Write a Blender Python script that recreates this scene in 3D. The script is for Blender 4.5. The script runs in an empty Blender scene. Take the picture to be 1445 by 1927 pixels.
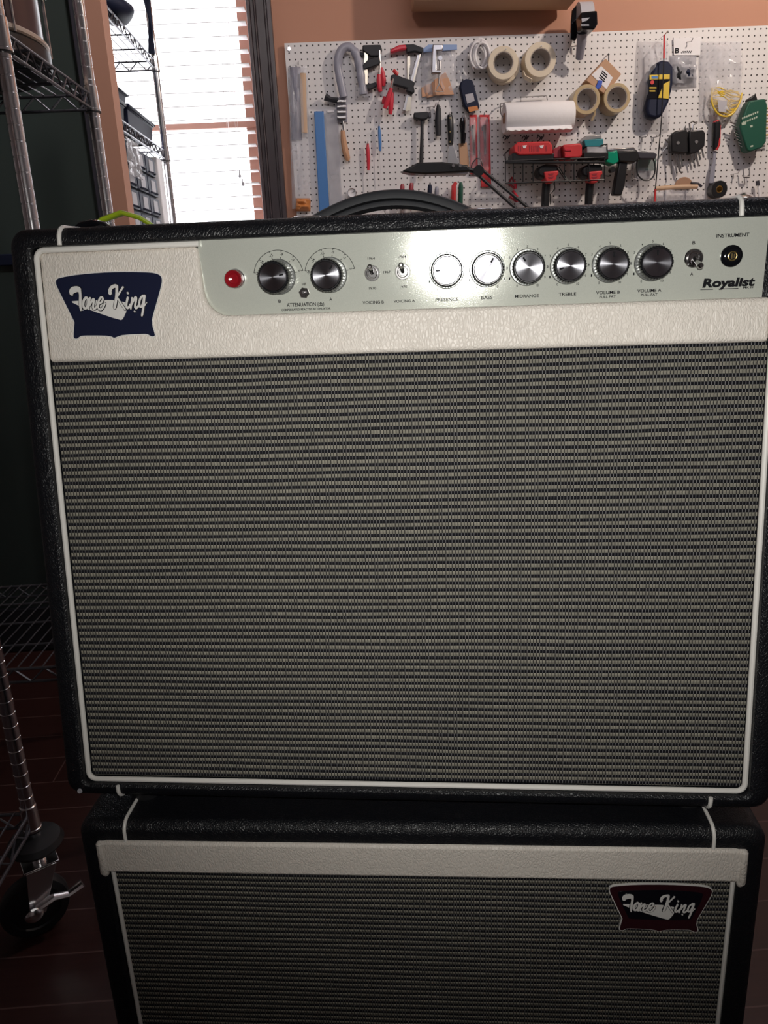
import bpy, bmesh, math, random
from mathutils import Vector, Matrix, noise
random.seed(7)
SC = bpy.context.scene
COL = SC.collection
PI = math.pi

# ------------------------------------------------------------------ camera
FPX = 1450.0
CAM = Vector((0, 0, 1.2))
RX = Vector((0.99777185, -0.05746111, 0.03390521))     # rows: world axes in camera (right, down, forward)
RY = Vector((-0.04919024, -0.29024637, 0.95568686))
RZ = Vector((-0.04507397, -0.95522524, -0.29242618))
cd = bpy.data.cameras.new('camera'); cam = bpy.data.objects.new('camera', cd); COL.objects.link(cam)
cd.sensor_fit = 'VERTICAL'; cd.sensor_height = 24.0; cd.lens = FPX / 1927.0 * 24.0
cd.clip_start = 0.02
cam.matrix_world = Matrix(((RX[0], -RX[1], -RX[2], 0), (RY[0], -RY[1], -RY[2], 0), (RZ[0], -RZ[1], -RZ[2], 1.2), (0, 0, 0, 1)))
SC.camera = cam

# ------------------------------------------------------------------ world, lights, exposure
w = bpy.data.worlds.new('world'); SC.world = w; w.use_nodes = True
w.node_tree.nodes['Background'].inputs[0].default_value = (0.93, 0.95, 1.0, 1)
w.node_tree.nodes['Background'].inputs[1].default_value = 7.5
SC.view_settings.view_transform = 'Standard'; SC.view_settings.look = 'None'
SC.view_settings.gamma = 1.0; SC.view_settings.exposure = 0.0

def light(name, kind, loc, energy, color=(1, 1, 1), size=0.1, target=None, **kw):
    l = bpy.data.lights.new(name, kind); l.energy = energy; l.color = color
    if kind == 'AREA': l.size = size
    else: l.shadow_soft_size = size
    for k, v in kw.items(): setattr(l, k, v)
    o = bpy.data.objects.new(name, l); COL.objects.link(o); o.location = loc
    if target is not None:
        o.rotation_euler = (Vector(target) - Vector(loc)).to_track_quat('-Z', 'Y').to_euler()
    return o
light('camera_flash', 'SPOT', (0.012, 0.0, 1.225), 12.0, (1.0, 0.98, 0.93), 0.006, (0.10, 0.6, 1.10), spot_size=1.75, spot_blend=1.0)
light('warm_ceiling_lamp', 'SPOT', (2.0, 2.35, 2.9), 88, (1.0, 0.86, 0.74), 0.05, (0.85, 3.7, 1.75), spot_size=2.3, spot_blend=0.6)
light('room_fill', 'AREA', (0.9, 1.9, 2.95), 14, (0.92, 0.9, 1.0), 1.0, (0.9, 3.0, 0.6))  # unseen fill light, added to lift the room's general level
light('left_wall_fill', 'SPOT', (-0.1, 1.2, 2.9), 42, (1.0, 0.92, 0.9), 0.08, (-0.75, 2.9, 2.0), spot_size=1.5, spot_blend=0.8)  # unseen fill spot, added to brighten the partition and wall at left
port = light('window_daylight_portal', 'AREA', (-0.78, 3.80, 1.8), 1, size=0.9, target=(-0.78, 3.0, 1.8), shape='RECTANGLE', size_y=1.9)
port.data.cycles.is_portal = True

# ------------------------------------------------------------------ materials
MATS = {}
def nmat(name):
    m = bpy.data.materials.new(name); m.use_nodes = True; MATS[name] = m
    return m, m.node_tree, m.node_tree.nodes['Principled BSDF']
def mat(name, col, rough=0.5, metal=0.0, spec=0.5, emit=None, es=1.0, bump=None, coat=0, trans=0):
    m, nt, b = nmat(name)
    b.inputs['Base Color'].default_value = (*col, 1); b.inputs['Roughness'].default_value = rough
    b.inputs['Metallic'].default_value = metal; b.inputs['Specular IOR Level'].default_value = spec
    b.inputs['Coat Weight'].default_value = coat; b.inputs['Transmission Weight'].default_value = trans
    if emit: b.inputs['Emission Color'].default_value = (*emit, 1); b.inputs['Emission Strength'].default_value = es
    tc = nt.nodes.new('ShaderNodeTexCoord'); nz = nt.nodes.new('ShaderNodeTexNoise')
    nt.links.new(tc.outputs['Object'], nz.inputs['Vector'])
    sc_, st_ = bump if bump else (60, 0.04)
    nz.inputs['Scale'].default_value = sc_; nz.inputs['Detail'].default_value = 3
    bp = nt.nodes.new('ShaderNodeBump'); bp.inputs['Strength'].default_value = st_; bp.inputs['Distance'].default_value = 0.002
    nt.links.new(nz.outputs[0], bp.inputs['Height']); nt.links.new(bp.outputs[0], b.inputs['Normal'])
    return m
class NT:
    def __init__(s, nt): s.nt = nt
    def n(s, t, **kw):
        x = s.nt.nodes.new('ShaderNode' + t)
        for k, v in kw.items(): setattr(x, k, v)
        return x
    def ln(s, a, b): s.nt.links.new(a, b)
    def m(s, op, a, b=None, c=None):
        x = s.n('Math', operation=op)
        for i, v in enumerate((a, b, c)):
            if v is None: continue
            if isinstance(v, (int, float)): x.inputs[i].default_value = v
            else: s.ln(v, x.inputs[i])
        return x.outputs[0]
    def mix(s, f, a, b):
        x = s.n('Mix', data_type='RGBA')
        for i, v in ((0, f), (6, a), (7, b)):
            if isinstance(v, (int, float)): x.inputs[i].default_value = v
            elif isinstance(v, tuple): x.inputs[i].default_value = (*v, 1)
            else: s.ln(v, x.inputs[i])
        return x.outputs[2]
    def obj(s):
        tc = s.n('TexCoord'); sp = s.n('SeparateXYZ'); s.ln(tc.outputs['Object'], sp.inputs[0])
        return tc.outputs['Object'], sp.outputs
    def noise(s, vec, scale, detail=2, rough=0.5):
        x = s.n('TexNoise'); s.ln(vec, x.inputs['Vector']); x.inputs['Scale'].default_value = scale
        x.inputs['Detail'].default_value = detail; x.inputs['Roughness'].default_value = rough
        return x.outputs[0]
    def bump(s, h, strength, dist, b):
        x = s.n('Bump'); x.inputs['Strength'].default_value = strength; x.inputs['Distance'].default_value = dist
        s.ln(h, x.inputs['Height']); s.ln(x.outputs[0], b.inputs['Normal'])

def tolex(name, col, scale, dist, rough, stretch=(1, 1, 1), rot=0.5, spec=0.5):
    m, nt, b = nmat(name); k = NT(nt); v, _ = k.obj()
    mp = k.n('Mapping'); k.ln(v, mp.inputs[0]); mp.inputs['Rotation'].default_value = (0, rot, 0); mp.inputs['Scale'].default_value = stretch
    nz = k.n('TexNoise'); k.ln(v, nz.inputs['Vector']); nz.inputs['Scale'].default_value = 45
    ad = k.n('VectorMath', operation='MULTIPLY_ADD'); k.ln(nz.outputs[1], ad.inputs[0]); ad.inputs[1].default_value = (0.008,) * 3; k.ln(mp.outputs[0], ad.inputs[2])
    vo = k.n('TexVoronoi', feature='DISTANCE_TO_EDGE'); k.ln(ad.outputs[0], vo.inputs['Vector']); vo.inputs['Scale'].default_value = scale
    h = k.m('MINIMUM', vo.outputs['Distance'], 0.22)
    h2 = k.m('MULTIPLY_ADD', k.noise(v, scale * 2.2, 2), 0.12, h)
    k.bump(h2, 0.9, dist, b)
    b.inputs['Base Color'].default_value = (*col, 1); b.inputs['Roughness'].default_value = rough; b.inputs['Specular IOR Level'].default_value = spec
    return m
tolex('cream_vinyl', (0.84, 0.775, 0.70), 430, 0.0013, 0.42, (1, 1, 0.5), 0.6)
tolex('black_vinyl', (0.006, 0.0065, 0.009), 500, 0.0010, 0.40, (1, 1, 0.8), 0.3, 0.5)

def grille(name, beige, px, pz):
    m, nt, b = nmat(name); k = NT(nt); v, (x, y, z) = k.obj()
    wob = k.m('SUBTRACT', k.noise(v, 22, 2), 0.5)
    u = k.m('MULTIPLY_ADD', wob, 0.35, k.m('DIVIDE', x, px))
    mpn = k.n('Mapping'); k.ln(v, mpn.inputs[0]); mpn.inputs['Scale'].default_value = (0.35, 1, 1.6)
    wz = k.m('SUBTRACT', k.noise(mpn.outputs[0], 14, 3), 0.5)
    vv = k.m('MULTIPLY_ADD', wz, 0.55, k.m('DIVIDE', z, pz))
    fu = k.m('FRACT', u); fv = k.m('FRACT', vv)
    beige_row = k.m('LESS_THAN', fv, 0.52)
    gap = k.m('LESS_THAN', fu, 0.24)                      # dark warp between the beige beads
    thr = k.m('LESS_THAN', k.m('ABSOLUTE', k.m('SUBTRACT', fu, 0.17)), 0.075)   # light thread between the black beads
    wn = k.n('TexWhiteNoise', noise_dimensions='2D'); cb = k.n('CombineXYZ')
    k.ln(k.m('FLOOR', u), cb.inputs[0]); k.ln(k.m('FLOOR', vv), cb.inputs[1]); k.ln(cb.outputs[0], wn.inputs['Vector'])
    bb = k.mix(wn.outputs[0], beige, tuple(c * 0.74 for c in beige))
    c1 = k.mix(gap, bb, (0.010, 0.010, 0.010))
    c2 = k.mix(thr, (0.006, 0.006, 0.010), (0.24, 0.235, 0.24))
    col = k.mix(beige_row, c2, c1)
    k.ln(col, b.inputs['Base Color']); b.inputs['Roughness'].default_value = 0.75; b.inputs['Specular IOR Level'].default_value = 0.3
    hb = k.m('MULTIPLY', k.m('SINE', k.m('MULTIPLY', fu, PI)), k.m('ABSOLUTE', k.m('SINE', k.m('MULTIPLY', fv, 2 * PI))))
    k.bump(hb, 0.7, 0.0012, b)
    return m
grille('grille_weave', (0.33, 0.31, 0.255), 0.00258, 0.0059)

def brushed_cap():
    m, nt, b = nmat('spun_aluminium'); k = NT(nt); v, (x, y, z) = k.obj()
    tg = k.n('Tangent', direction_type='RADIAL', axis='Z'); k.ln(tg.outputs[0], b.inputs['Tangent'])
    r = k.m('SQRT', k.m('ADD', k.m('MULTIPLY', x, x), k.m('MULTIPLY', y, y)))
    rings = k.m('SINE', k.m('MULTIPLY', r, 14000))
    k.bump(rings, 0.05, 0.0002, b)
    b.inputs['Base Color'].default_value = (0.40, 0.40, 0.44, 1); b.inputs['Metallic'].default_value = 1
    b.inputs['Roughness'].default_value = 0.165; b.inputs['Anisotropic'].default_value = 0.8; b.inputs['Anisotropic Rotation'].default_value = 0.25
brushed_cap()
def plate():
    m, nt, b = nmat('silver_plate'); k = NT(nt); v, _ = k.obj()
    n1 = k.noise(v, 1400, 2, 0.6)
    k.ln(k.mix(n1, (0.56, 0.58, 0.52), (0.70, 0.72, 0.65)), b.inputs['Base Color'])
    b.inputs['Metallic'].default_value = 0.22; b.inputs['Roughness'].default_value = 0.105; b.inputs['Specular IOR Level'].default_value = 0.3
    k.bump(n1, 0.12, 0.0003, b)
plate()
def planks():
    m, nt, b = nmat('floor_planks'); k = NT(nt); v, (x, y, z) = k.obj()
    yy = k.m('DIVIDE', k.m('SUBTRACT', y, 1.0722), 0.109); fy = k.m('FRACT', yy); row = k.m('FLOOR', yy)
    wn = k.n('TexWhiteNoise', noise_dimensions='1D'); k.ln(row, wn.inputs['W'])
    mp = k.n('Mapping'); k.ln(v, mp.inputs[0]); mp.inputs['Scale'].default_value = (1.5, 18, 1)
    g = k.noise(mp.outputs[0], 6, 4)
    xx = k.m('FRACT', k.m('ADD', k.m('DIVIDE', x, 1.1), k.m('MULTIPLY', wn.outputs[0], 7.3)))
    joint = k.m('MAXIMUM', k.m('LESS_THAN', fy, 0.03), k.m('LESS_THAN', xx, 0.003))
    c = k.mix(g, (0.026, 0.008, 0.007), (0.050, 0.016, 0.013))
    c = k.mix(k.m('MULTIPLY', wn.outputs[0], 0.5), c, (0.022, 0.007, 0.007))
    k.ln(k.mix(joint, c, (0.10, 0.055, 0.05)), b.inputs['Base Color'])
    b.inputs['Roughness'].default_value = 0.42; k.bump(k.m('SUBTRACT', g, joint), 0.15, 0.001, b)
planks()
HP = 0.0254
def peg():
    m, nt, b = nmat('pegboard_white'); k = NT(nt); v, (x, y, z) = k.obj()
    fx = k.m('SUBTRACT', k.m('FRACT', k.m('ADD', k.m('DIVIDE', k.m('ADD', x, 0.1531), HP), 100.5)), 0.5)
    fz = k.m('SUBTRACT', k.m('FRACT', k.m('ADD', k.m('DIVIDE', k.m('SUBTRACT', z, 2.1453), HP), 100.5)), 0.5)
    d = k.m('SQRT', k.m('ADD', k.m('MULTIPLY', fx, fx), k.m('MULTIPLY', fz, fz)))
    hole = k.m('LESS_THAN', d, 0.135)
    sm = k.noise(v, 2.5, 3)
    k.ln(k.mix(hole, k.mix(sm, (0.78, 0.76, 0.76), (0.70, 0.67, 0.67)), (0.02, 0.015, 0.015)), b.inputs['Base Color'])
    b.inputs['Roughness'].default_value = 0.5; k.bump(k.m('SUBTRACT', 1, hole), 0.6, 0.003, b)
peg()
def film(name, col, a, rough=0.15):
    m, nt, b = nmat(name); k = NT(nt); out = nt.nodes['Material Output']
    b.inputs['Base Color'].default_value = (*col, 1); b.inputs['Roughness'].default_value = rough
    v, _ = k.obj(); k.bump(k.noise(v, 16, 2, 0.5), 0.5, 0.01, b)
    tr = k.n('BsdfTransparent'); mx = k.n('MixShader')
    k.ln(k.m('MULTIPLY_ADD', k.noise(v, 9, 2), a * 0.8, a * 0.25), mx.inputs[0])
    k.ln(tr.outputs[0], mx.inputs[1]); k.ln(b.outputs[0], mx.inputs[2]); k.ln(mx.outputs[0], out.inputs[0])
film('clear_film', (0.85, 0.85, 0.9), 0.42); film('cloudy_film', (0.62, 0.62, 0.67), 0.75); film('clear_glass', (0.9, 0.95, 1), 0.06, 0.03)

mat('orange_wall', (0.52, 0.262, 0.175), 0.75, bump=(9, 0.05)); mat('white_ceiling', (0.7, 0.68, 0.65), 0.8)
mat('pale_wall', (0.75, 0.73, 0.74), 0.8); mat('toggle_chrome', (0.55, 0.54, 0.54), 0.13, 1.0, bump=(8, .02)); mat('shelf_wire', (0.13, 0.13, 0.15), 0.35, 0.6); mat('dark_green', (0.045, 0.062, 0.056), 0.5); mat('dark_trim', (0.045, 0.042, 0.055), 0.4)
mat('casing_brown', (0.055, 0.040, 0.045), 0.38); mat('sash_brown', (0.33, 0.17, 0.13), 0.5); mat('blind_white', (0.86, 0.84, 0.84), 0.45)
mat('piping_white', (0.92, 0.89, 0.84), 0.4); mat('chrome', (0.90, 0.89, 0.91), 0.20, 1.0, bump=(8, .02)); mat('dull_steel', (0.5, 0.49, 0.5), 0.34, 1.0)
mat('gold_steel', (0.72, 0.66, 0.54), 0.3, 1.0)
mat('black_plastic', (0.012, 0.012, 0.014), 0.35); mat('black_gloss', (0.006, 0.006, 0.008), 0.09, coat=.3); mat('black_matte', (0.016, 0.017, 0.022), 0.6)
mat('rubber', (0.010, 0.010, 0.012), 0.55); mat('knob_black', (0.010, 0.010, 0.012), 0.22)
mat('red_plastic', (0.62, 0.045, 0.05), 0.35); mat('red_handle', (0.60, 0.035, 0.06), 0.3); mat('dark_red', (0.30, 0.03, 0.045), 0.4)
mat('red_lens', (0.30, 0.010, 0.018), 0.2, spec=.4); mat('blue_plastic', (0.06, 0.20, 0.50), 0.45); mat('teal_plastic', (0.02, 0.22, 0.26), 0.4)
mat('bright_blue', (0.03, 0.09, 0.5), 0.4); mat('green_plastic', (0.012, 0.085, 0.055), 0.4); mat('green_bright', (0.0, 0.28, 0.16), 0.3)
mat('yellow_plastic', (0.75, 0.52, 0.05), 0.4); mat('lime', (0.55, 0.75, 0.03), 0.5); mat('orange_plastic', (0.60, 0.22, 0.06), 0.5)
mat('wood_light', (0.60, 0.40, 0.26), 0.55); mat('wood_tan', (0.55, 0.30, 0.17), 0.6); mat('cardboard', (0.52, 0.31, 0.19), 0.75); mat('cardboard_dark', (0.38, 0.22, 0.14), 0.8)
mat('masking_tape', (0.72, 0.62, 0.48), 0.6); mat('packing_tape', (0.52, 0.40, 0.24), 0.25); mat('tape_core', (0.50, 0.45, 0.42), 0.7)
mat('paper_white', (0.88, 0.86, 0.87), 0.85, bump=(70, 0.35)); mat('label_white', (0.82, 0.80, 0.82), 0.6); mat('label_grey', (0.45, 0.44, 0.48), 0.6)
mat('ink', (0.015, 0.015, 0.017), 0.9, spec=.08); mat('pale_print', (0.45, 0.52, 0.42), 0.5); mat('badge_flare_navy', (0.014, 0.018, 0.045), 0.16, coat=.4); mat('badge_maroon', (0.035, 0.008, 0.012), 0.22, coat=.3)  # the navy badge has the bluish lens flare tint put into its colour
mat('badge_black', (0.006, 0.006, 0.010), 0.2); mat('badge_white', (0.80, 0.78, 0.75), 0.45)
mat('dark_drum', (0.060, 0.036, 0.044), 0.28); mat('cream_hoop', (0.66, 0.52, 0.42), 0.45); mat('navy_plastic', (0.014, 0.019, 0.045), 0.6, spec=.25)
mat('bag_grey', (0.30, 0.30, 0.36), 0.35); mat('zip_blue', (0.25, 0.36, 0.62), 0.35); mat('brass', (0.75, 0.55, 0.22), 0.3, 1.0); mat('bench_wood', (0.35, 0.22, 0.13), 0.6)
mat('brick', (0.32, 0.17, 0.13), 0.8); mat('shim_wood', (0.60, 0.33, 0.20), 0.65); mat('skirt', (0.30, 0.31, 0.30), 0.22, 0.6)

# ------------------------------------------------------------------ mesh builder
def ray(px, py):
    c = Vector((px - 722.5, py - 963.5, FPX)); return Vector((RX.dot(c), RY.dot(c), RZ.dot(c)))
def WP(px, py, Y):                      # the point of the plane y = Y seen at (px, py)
    r = ray(px, py); return CAM + r * (Y / r.y)
BOARD = 3.70                             # front face of the pegboard
def B(px, py, d=0.0): return WP(px, py, BOARD - d)

class MB:
    def __init__(s, M=None): s.bm = bmesh.new(); s.M = M
    def _v(s, p): return s.bm.verts.new(p)
    def box(s, lo, hi, M=None):
        v = [s._v((x, y, z)) for x in (lo[0], hi[0]) for y in (lo[1], hi[1]) for z in (lo[2], hi[2])]
        if M is not None:
            for q in v: q.co = M @ q.co
        for f in ((0, 1, 3, 2), (4, 6, 7, 5), (0, 4, 5, 1), (2, 3, 7, 6), (0, 2, 6, 4), (1, 5, 7, 3)): s.bm.faces.new([v[i] for i in f])
        return s
    def loft(s, loops, cap0=True, cap1=True, closed=True):
        rings = [[s._v(p) for p in l] for l in loops]
        for a, b in zip(rings, rings[1:]):
            n = len(a)
            for i in range(n if closed else n - 1):
                j = (i + 1) % n
                try: s.bm.faces.new((a[i], a[j], b[j], b[i]))
                except ValueError: pass
        if cap0: s.bm.faces.new(rings[0][::-1])
        if cap1: s.bm.faces.new(rings[-1])
        return s
    def cyl(s, p0, p1, r0, r1=None, seg=20, cap=True):
        p0 = Vector(p0); p1 = Vector(p1); r1 = r0 if r1 is None else r1
        d = (p1 - p0).normalized(); a = d.orthogonal().normalized(); b = d.cross(a)
        L = [[p + (a * math.cos(t) + b * math.sin(t)) * r for t in [2 * PI * i / seg for i in range(seg)]] for p, r in ((p0, r0), (p1, r1))]
        return s.loft(L, cap, cap)
    def lathe(s, p0, axis, prof, seg=32, ribs=0, rd=0):    # prof: (radius, height) pairs along axis
        p0 = Vector(p0); d = Vector(axis).normalized(); a = d.orthogonal().normalized(); b = d.cross(a)
        L = []
        for k, (r, h) in enumerate(prof):
            L.append([p0 + d * h + (a * math.cos(t) + b * math.sin(t)) * (r - (rd * (i % 2) if ribs and 0 < k < len(prof) - 2 else 0)) for i, t in enumerate([2 * PI * i / seg for i in range(seg)])])
        return s.loft(L)
    def tube(s, pts, r, seg=10, flat=None, close=False, up=(0, 1, 0)):
        pts = [Vector(p) for p in pts]; n = len(pts); L = []
        for i, p in enumerate(pts):
            if close: t = pts[(i + 1) % n] - pts[i - 1]
            else: t = pts[min(i + 1, n - 1)] - pts[max(i - 1, 0)]
            t.normalize(); a = Vector(up) - t * t.dot(Vector(up))
            if a.length < 1e-3: a = t.orthogonal()
            a.normalize(); b = t.cross(a); rr = r[i] if isinstance(r, (list, tuple)) else r; f = flat or 1
            L.append([p + a * math.cos(q) * rr * f + b * math.sin(q) * rr for q in [2 * PI * k / seg for k in range(seg)]])
        if close: L.append(L[0]); return s.loft(L, False, False)
        return s.loft(L)
    def torus(s, c, axis, R, r, seg=32, rs=10):
        c = Vector(c); d = Vector(axis).normalized(); a = d.orthogonal().normalized(); b = d.cross(a)
        return s.tube([c + (a * math.cos(t) + b * math.sin(t)) * R for t in [2 * PI * i / seg for i in range(seg)]], r, rs, close=True, up=d)
    def sphere(s, c, r, seg=16, sc=(1, 1, 1)):
        L = []
        for i in range(1, seg // 2):
            ph = PI * i / (seg // 2)
            L.append([Vector((c[0] + r * sc[0] * math.sin(ph) * math.cos(t), c[1] + r * sc[1] * math.sin(ph) * math.sin(t), c[2] + r * sc[2] * math.cos(ph))) for t in [2 * PI * k / seg for k in range(seg)]])
        return s.loft(L)
    def poly(s, pts2, y0, y1):          # prism of an (x, z) outline from y0 to y1
        return s.loft([[(x, y0, z) for x, z in pts2], [(x, y1, z) for x, z in pts2]])
    # wall-board helpers: outlines given by their direction from the lens, at distance d in front of the board
    def pr(s, pts, d0, d1):
        q = [B(px, py, (d0 + d1) / 2) for px, py in pts]
        return s.poly([(p.x, p.z) for p in q], BOARD - d0, BOARD - d1)
    def bx(s, x0, y0, x1, y1, d0, d1): return s.pr([(x0, y0), (x1, y0), (x1, y1), (x0, y1)], d0, d1)
    def tb(s, pts, r, seg=8, flat=None): return s.tube([B(*p) for p in pts], r, seg, flat)
    def ck(s, px, py, d0, d1, r, r1=None, seg=24):
        p = B(px, py, (d0 + d1) / 2); return s.cyl((p.x, BOARD - d0, p.z), (p.x, BOARD - d1, p.z), r, r1, seg)
    def ring(s, px, py, d0, d1, R, r, seg=40):
        p = B(px, py, d1); C = lambda rad, d: [(p.x + rad * math.cos(2 * PI * i / seg), BOARD - d, p.z + rad * math.sin(2 * PI * i / seg)) for i in range(seg)]
        c = .0015
        return s.loft([C(r, d0), C(R, d0), C(R, d1 - c), C(R - c, d1), C(r + c, d1), C(r, d1 - c), C(r, d0)], False, False)
    def pillow(s, x0, y0, x1, y1, d0, d1, n=14, seed=0, amp=.35, skew=0):
        F = []; K = []
        for j in range(n + 1):
            fr = []; kr = []
            for i in range(n + 1):
                a, b = i / n, j / n; px = x0 + (x1 - x0) * a + skew * b; py = y0 + (y1 - y0) * b
                e = (max(0, 1 - abs(2 * a - 1) ** 3) * max(0, 1 - abs(2 * b - 1) ** 4)) ** .5
                nz = noise.noise(Vector((a * 4 + seed, b * 5, seed))) * amp
                dd = d0 + (d1 - d0) * max(0.03, e * (0.75 + nz)); p = B(px + nz * 3, py, (d0 + d1) / 2)
                fr.append(s._v((p.x, BOARD - dd, p.z))); kr.append(s._v((p.x, BOARD - d0, p.z)))
            F.append(fr); K.append(kr)
        for j in range(n):
            for i in range(n):
                s.bm.faces.new((F[j][i], F[j + 1][i], F[j + 1][i + 1], F[j][i + 1])); s.bm.faces.new((K[j][i], K[j][i + 1], K[j + 1][i + 1], K[j + 1][i]))
        for i in range(n):
            s.bm.faces.new((F[0][i], F[0][i + 1], K[0][i + 1], K[0][i])); s.bm.faces.new((F[n][i + 1], F[n][i], K[n][i], K[n][i + 1]))
            s.bm.faces.new((F[i][n], F[i + 1][n], K[i + 1][n], K[i][n])); s.bm.faces.new((F[i + 1][0], F[i][0], K[i][0], K[i + 1][0]))
        return s
    def obj(s, name, m, parent=None, bevel=0, loc=None, ang=35, local=False, seg=2):
        """link as one mesh object; wall things hold world coordinates, so they are shifted to the parent's origin"""
        bm = s.bm
        bmesh.ops.remove_doubles(bm, verts=bm.verts, dist=1e-6)
        if s.M is not None: bm.transform(s.M)
        o0 = Vector(loc) if loc is not None else (parent.location.copy() if (parent is not None and not local) else None)
        if parent is not None and parent.parent is not None and loc is None and not local: o0 = parent['_o']
        if o0 is not None:
            o0 = Vector(o0); bmesh.ops.translate(bm, verts=bm.verts, vec=-o0)
        bmesh.ops.recalc_face_normals(bm, faces=bm.faces)
        me = bpy.data.meshes.new(name); bm.to_mesh(me); bm.free()
        me.polygons.foreach_set('use_smooth', [True] * len(me.polygons)); me.set_sharp_from_angle(angle=math.radians(ang))
        me.materials.append(MATS[m]); o = bpy.data.objects.new(name, me); COL.objects.link(o)
        if parent is not None: o.parent = parent
        elif o0 is not None: o.location = o0
        if bevel:
            b = o.modifiers.new('bevel', 'BEVEL'); b.width = bevel; b.segments = seg; b.limit_method = 'ANGLE'; b.angle_limit = math.radians(40)
        return o
def tag(o, label=None, cat=None, group=None, kind=None):
    for k, v in (('label', label), ('category', cat), ('group', group), ('kind', kind)):
        if v: o[k] = v
    return o
def thing(name, label, cat, loc, group=None, M=None):
    o = bpy.data.objects.new(name, None); COL.objects.link(o); o.empty_display_size = .02
    if M is not None: o.matrix_world = M
    else: o.location = loc
    return tag(o, label, cat, group)
def struct(o): o['kind'] = 'structure'; return o
def rrect(x0, x1, z0, z1, r, n=5):
    P = []
    for cx, cz, a0 in ((x1 - r, z1 - r, 0), (x0 + r, z1 - r, 90), (x0 + r, z0 + r, 180), (x1 - r, z0 + r, 270)):
        for i in range(n + 1):
            a = math.radians(a0 + 90 * i / n); P.append((cx + r * math.cos(a), cz + r * math.sin(a)))
    return P
def chaikin(P, it=2, close=True):
    for _ in range(it):
        Q = [] if close else [P[0]]
        n = len(P)
        for i in range(n if close else n - 1):
            a, b = P[i], P[(i + 1) % n]
            Q += [tuple(a[k] * .75 + b[k] * .25 for k in range(len(a))), tuple(a[k] * .25 + b[k] * .75 for k in range(len(a)))]
        if not close: Q.append(P[-1])
        P = Q
    return P
def offset_poly(P, d):
    n = len(P); ar = sum(P[i][0] * P[(i + 1) % n][1] - P[(i + 1) % n][0] * P[i][1] for i in range(n)); sg = 1 if ar > 0 else -1
    Q = []
    for i in range(n):
        a, b = P[i - 1], P[(i + 1) % n]; t = Vector((b[0] - a[0], b[1] - a[1])).normalized()
        Q.append((P[i][0] + t.y * d * sg, P[i][1] - t.x * d * sg))
    return Q
def text(s, name, M, w_, h_, m, parent, bold=0.0, shear=0.0):
    """lettering of width w_ and capital height h_ centred on M, as a flat raised mesh"""
    c = bpy.data.curves.new(name, 'FONT'); c.body = s; c.align_x = 'CENTER'; c.offset = bold; c.shear = shear; c.extrude = 0.01; c.resolution_u = 3
    t = bpy.data.objects.new(name, c); COL.objects.link(t); bpy.context.view_layer.update()
    me = bpy.data.meshes.new_from_object(t.evaluated_get(bpy.context.evaluated_depsgraph_get()))
    COL.objects.unlink(t); bpy.data.objects.remove(t)
    xs = [v.co.x for v in me.vertices]; W = max(xs) - min(xs); cx = (max(xs) + min(xs)) / 2
    zz = w_ / W if w_ else h_ / .72
    me.transform(M @ Matrix.Diagonal((zz, h_ / .72, 0.006, 1)) @ Matrix.Translation((-cx, -.36, 0)))
    me.materials.append(MATS[m]); o = bpy.data.objects.new(name, me); COL.objects.link(o); o.parent = parent
    return o
def join_meshes(objs):                  # several pieces of one printed part into a single mesh
    bm = bmesh.new()
    for o in objs: bm.from_mesh(o.data)
    me = objs[0].data; bm.to_mesh(me); bm.free()
    for o in objs[1:]: bpy.data.objects.remove(o)
    return objs[0]

# ================================================================== the room
WY = 3.72
FX0, FX1, FY0 = -2.4, 3.0, -2.6
struct(MB().box((FX0, FY0, -.05), (FX1, WY + .2, 0)).obj('floor', 'floor_planks'))
struct(MB().box((FX0, FY0, 3.0), (FX1, WY + .2, 3.08)).obj('ceiling', 'white_ceiling'))
wx1, wx0 = WP(484, 300, WY).x + .01, -1.22            # window opening in the back wall
wz0, wz1 = 0.95, 2.72
m = MB().box((wx1, WY, 0), (FX1, WY + .14, 3)).box((FX0, WY, 0), (wx0, WY + .14, 3)).box((wx0, WY, 0), (wx1, WY + .14, wz0)).box((wx0, WY, wz1), (wx1, WY + .14, 3))
struct(m.obj('wall_back', 'orange_wall'))
struct(MB().box((FX0 - .1, FY0, 0), (FX0, WY + .1, 3)).obj('wall_left', 'pale_wall'))
struct(MB().box((FX1, FY0, 0), (FX1 + .1, WY + .1, 3)).obj('wall_right', 'pale_wall'))
struct(MB().box((FX0, FY0 - .1, 0), (FX1, FY0, 3)).obj('wall_front', 'pale_wall'))
# window: sash frame, meeting rail, glass
wroot = struct(thing('window_1', None, None, (wx0, WY, wz0)))
m = MB(); fy = (WY + .05, WY + .09)
m.box((wx1 - .05, fy[0], wz0), (wx1, fy[1], wz1)).box((wx0, fy[0], wz0), (wx0 + .05, fy[1], wz1)).box((wx0, fy[0], wz0), (wx1, fy[1], wz0 + .06)).box((wx0, fy[0], wz1 - .06), (wx1, fy[1], wz1))
m.obj('window_frame', 'sash_brown', wroot, .003)
zr = WP(400, 232, WY).z
MB().box((wx0, fy[0] - .012, zr - .014), (wx1, fy[1], zr + .014)).obj('meeting_rail', 'sash_brown', wroot, .003)
MB().box((wx0 + .05, WY + .068, wz0 + .06), (wx1 - .05, WY + .072, wz1 - .06)).obj('window_pane', 'clear_glass', wroot)
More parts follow.
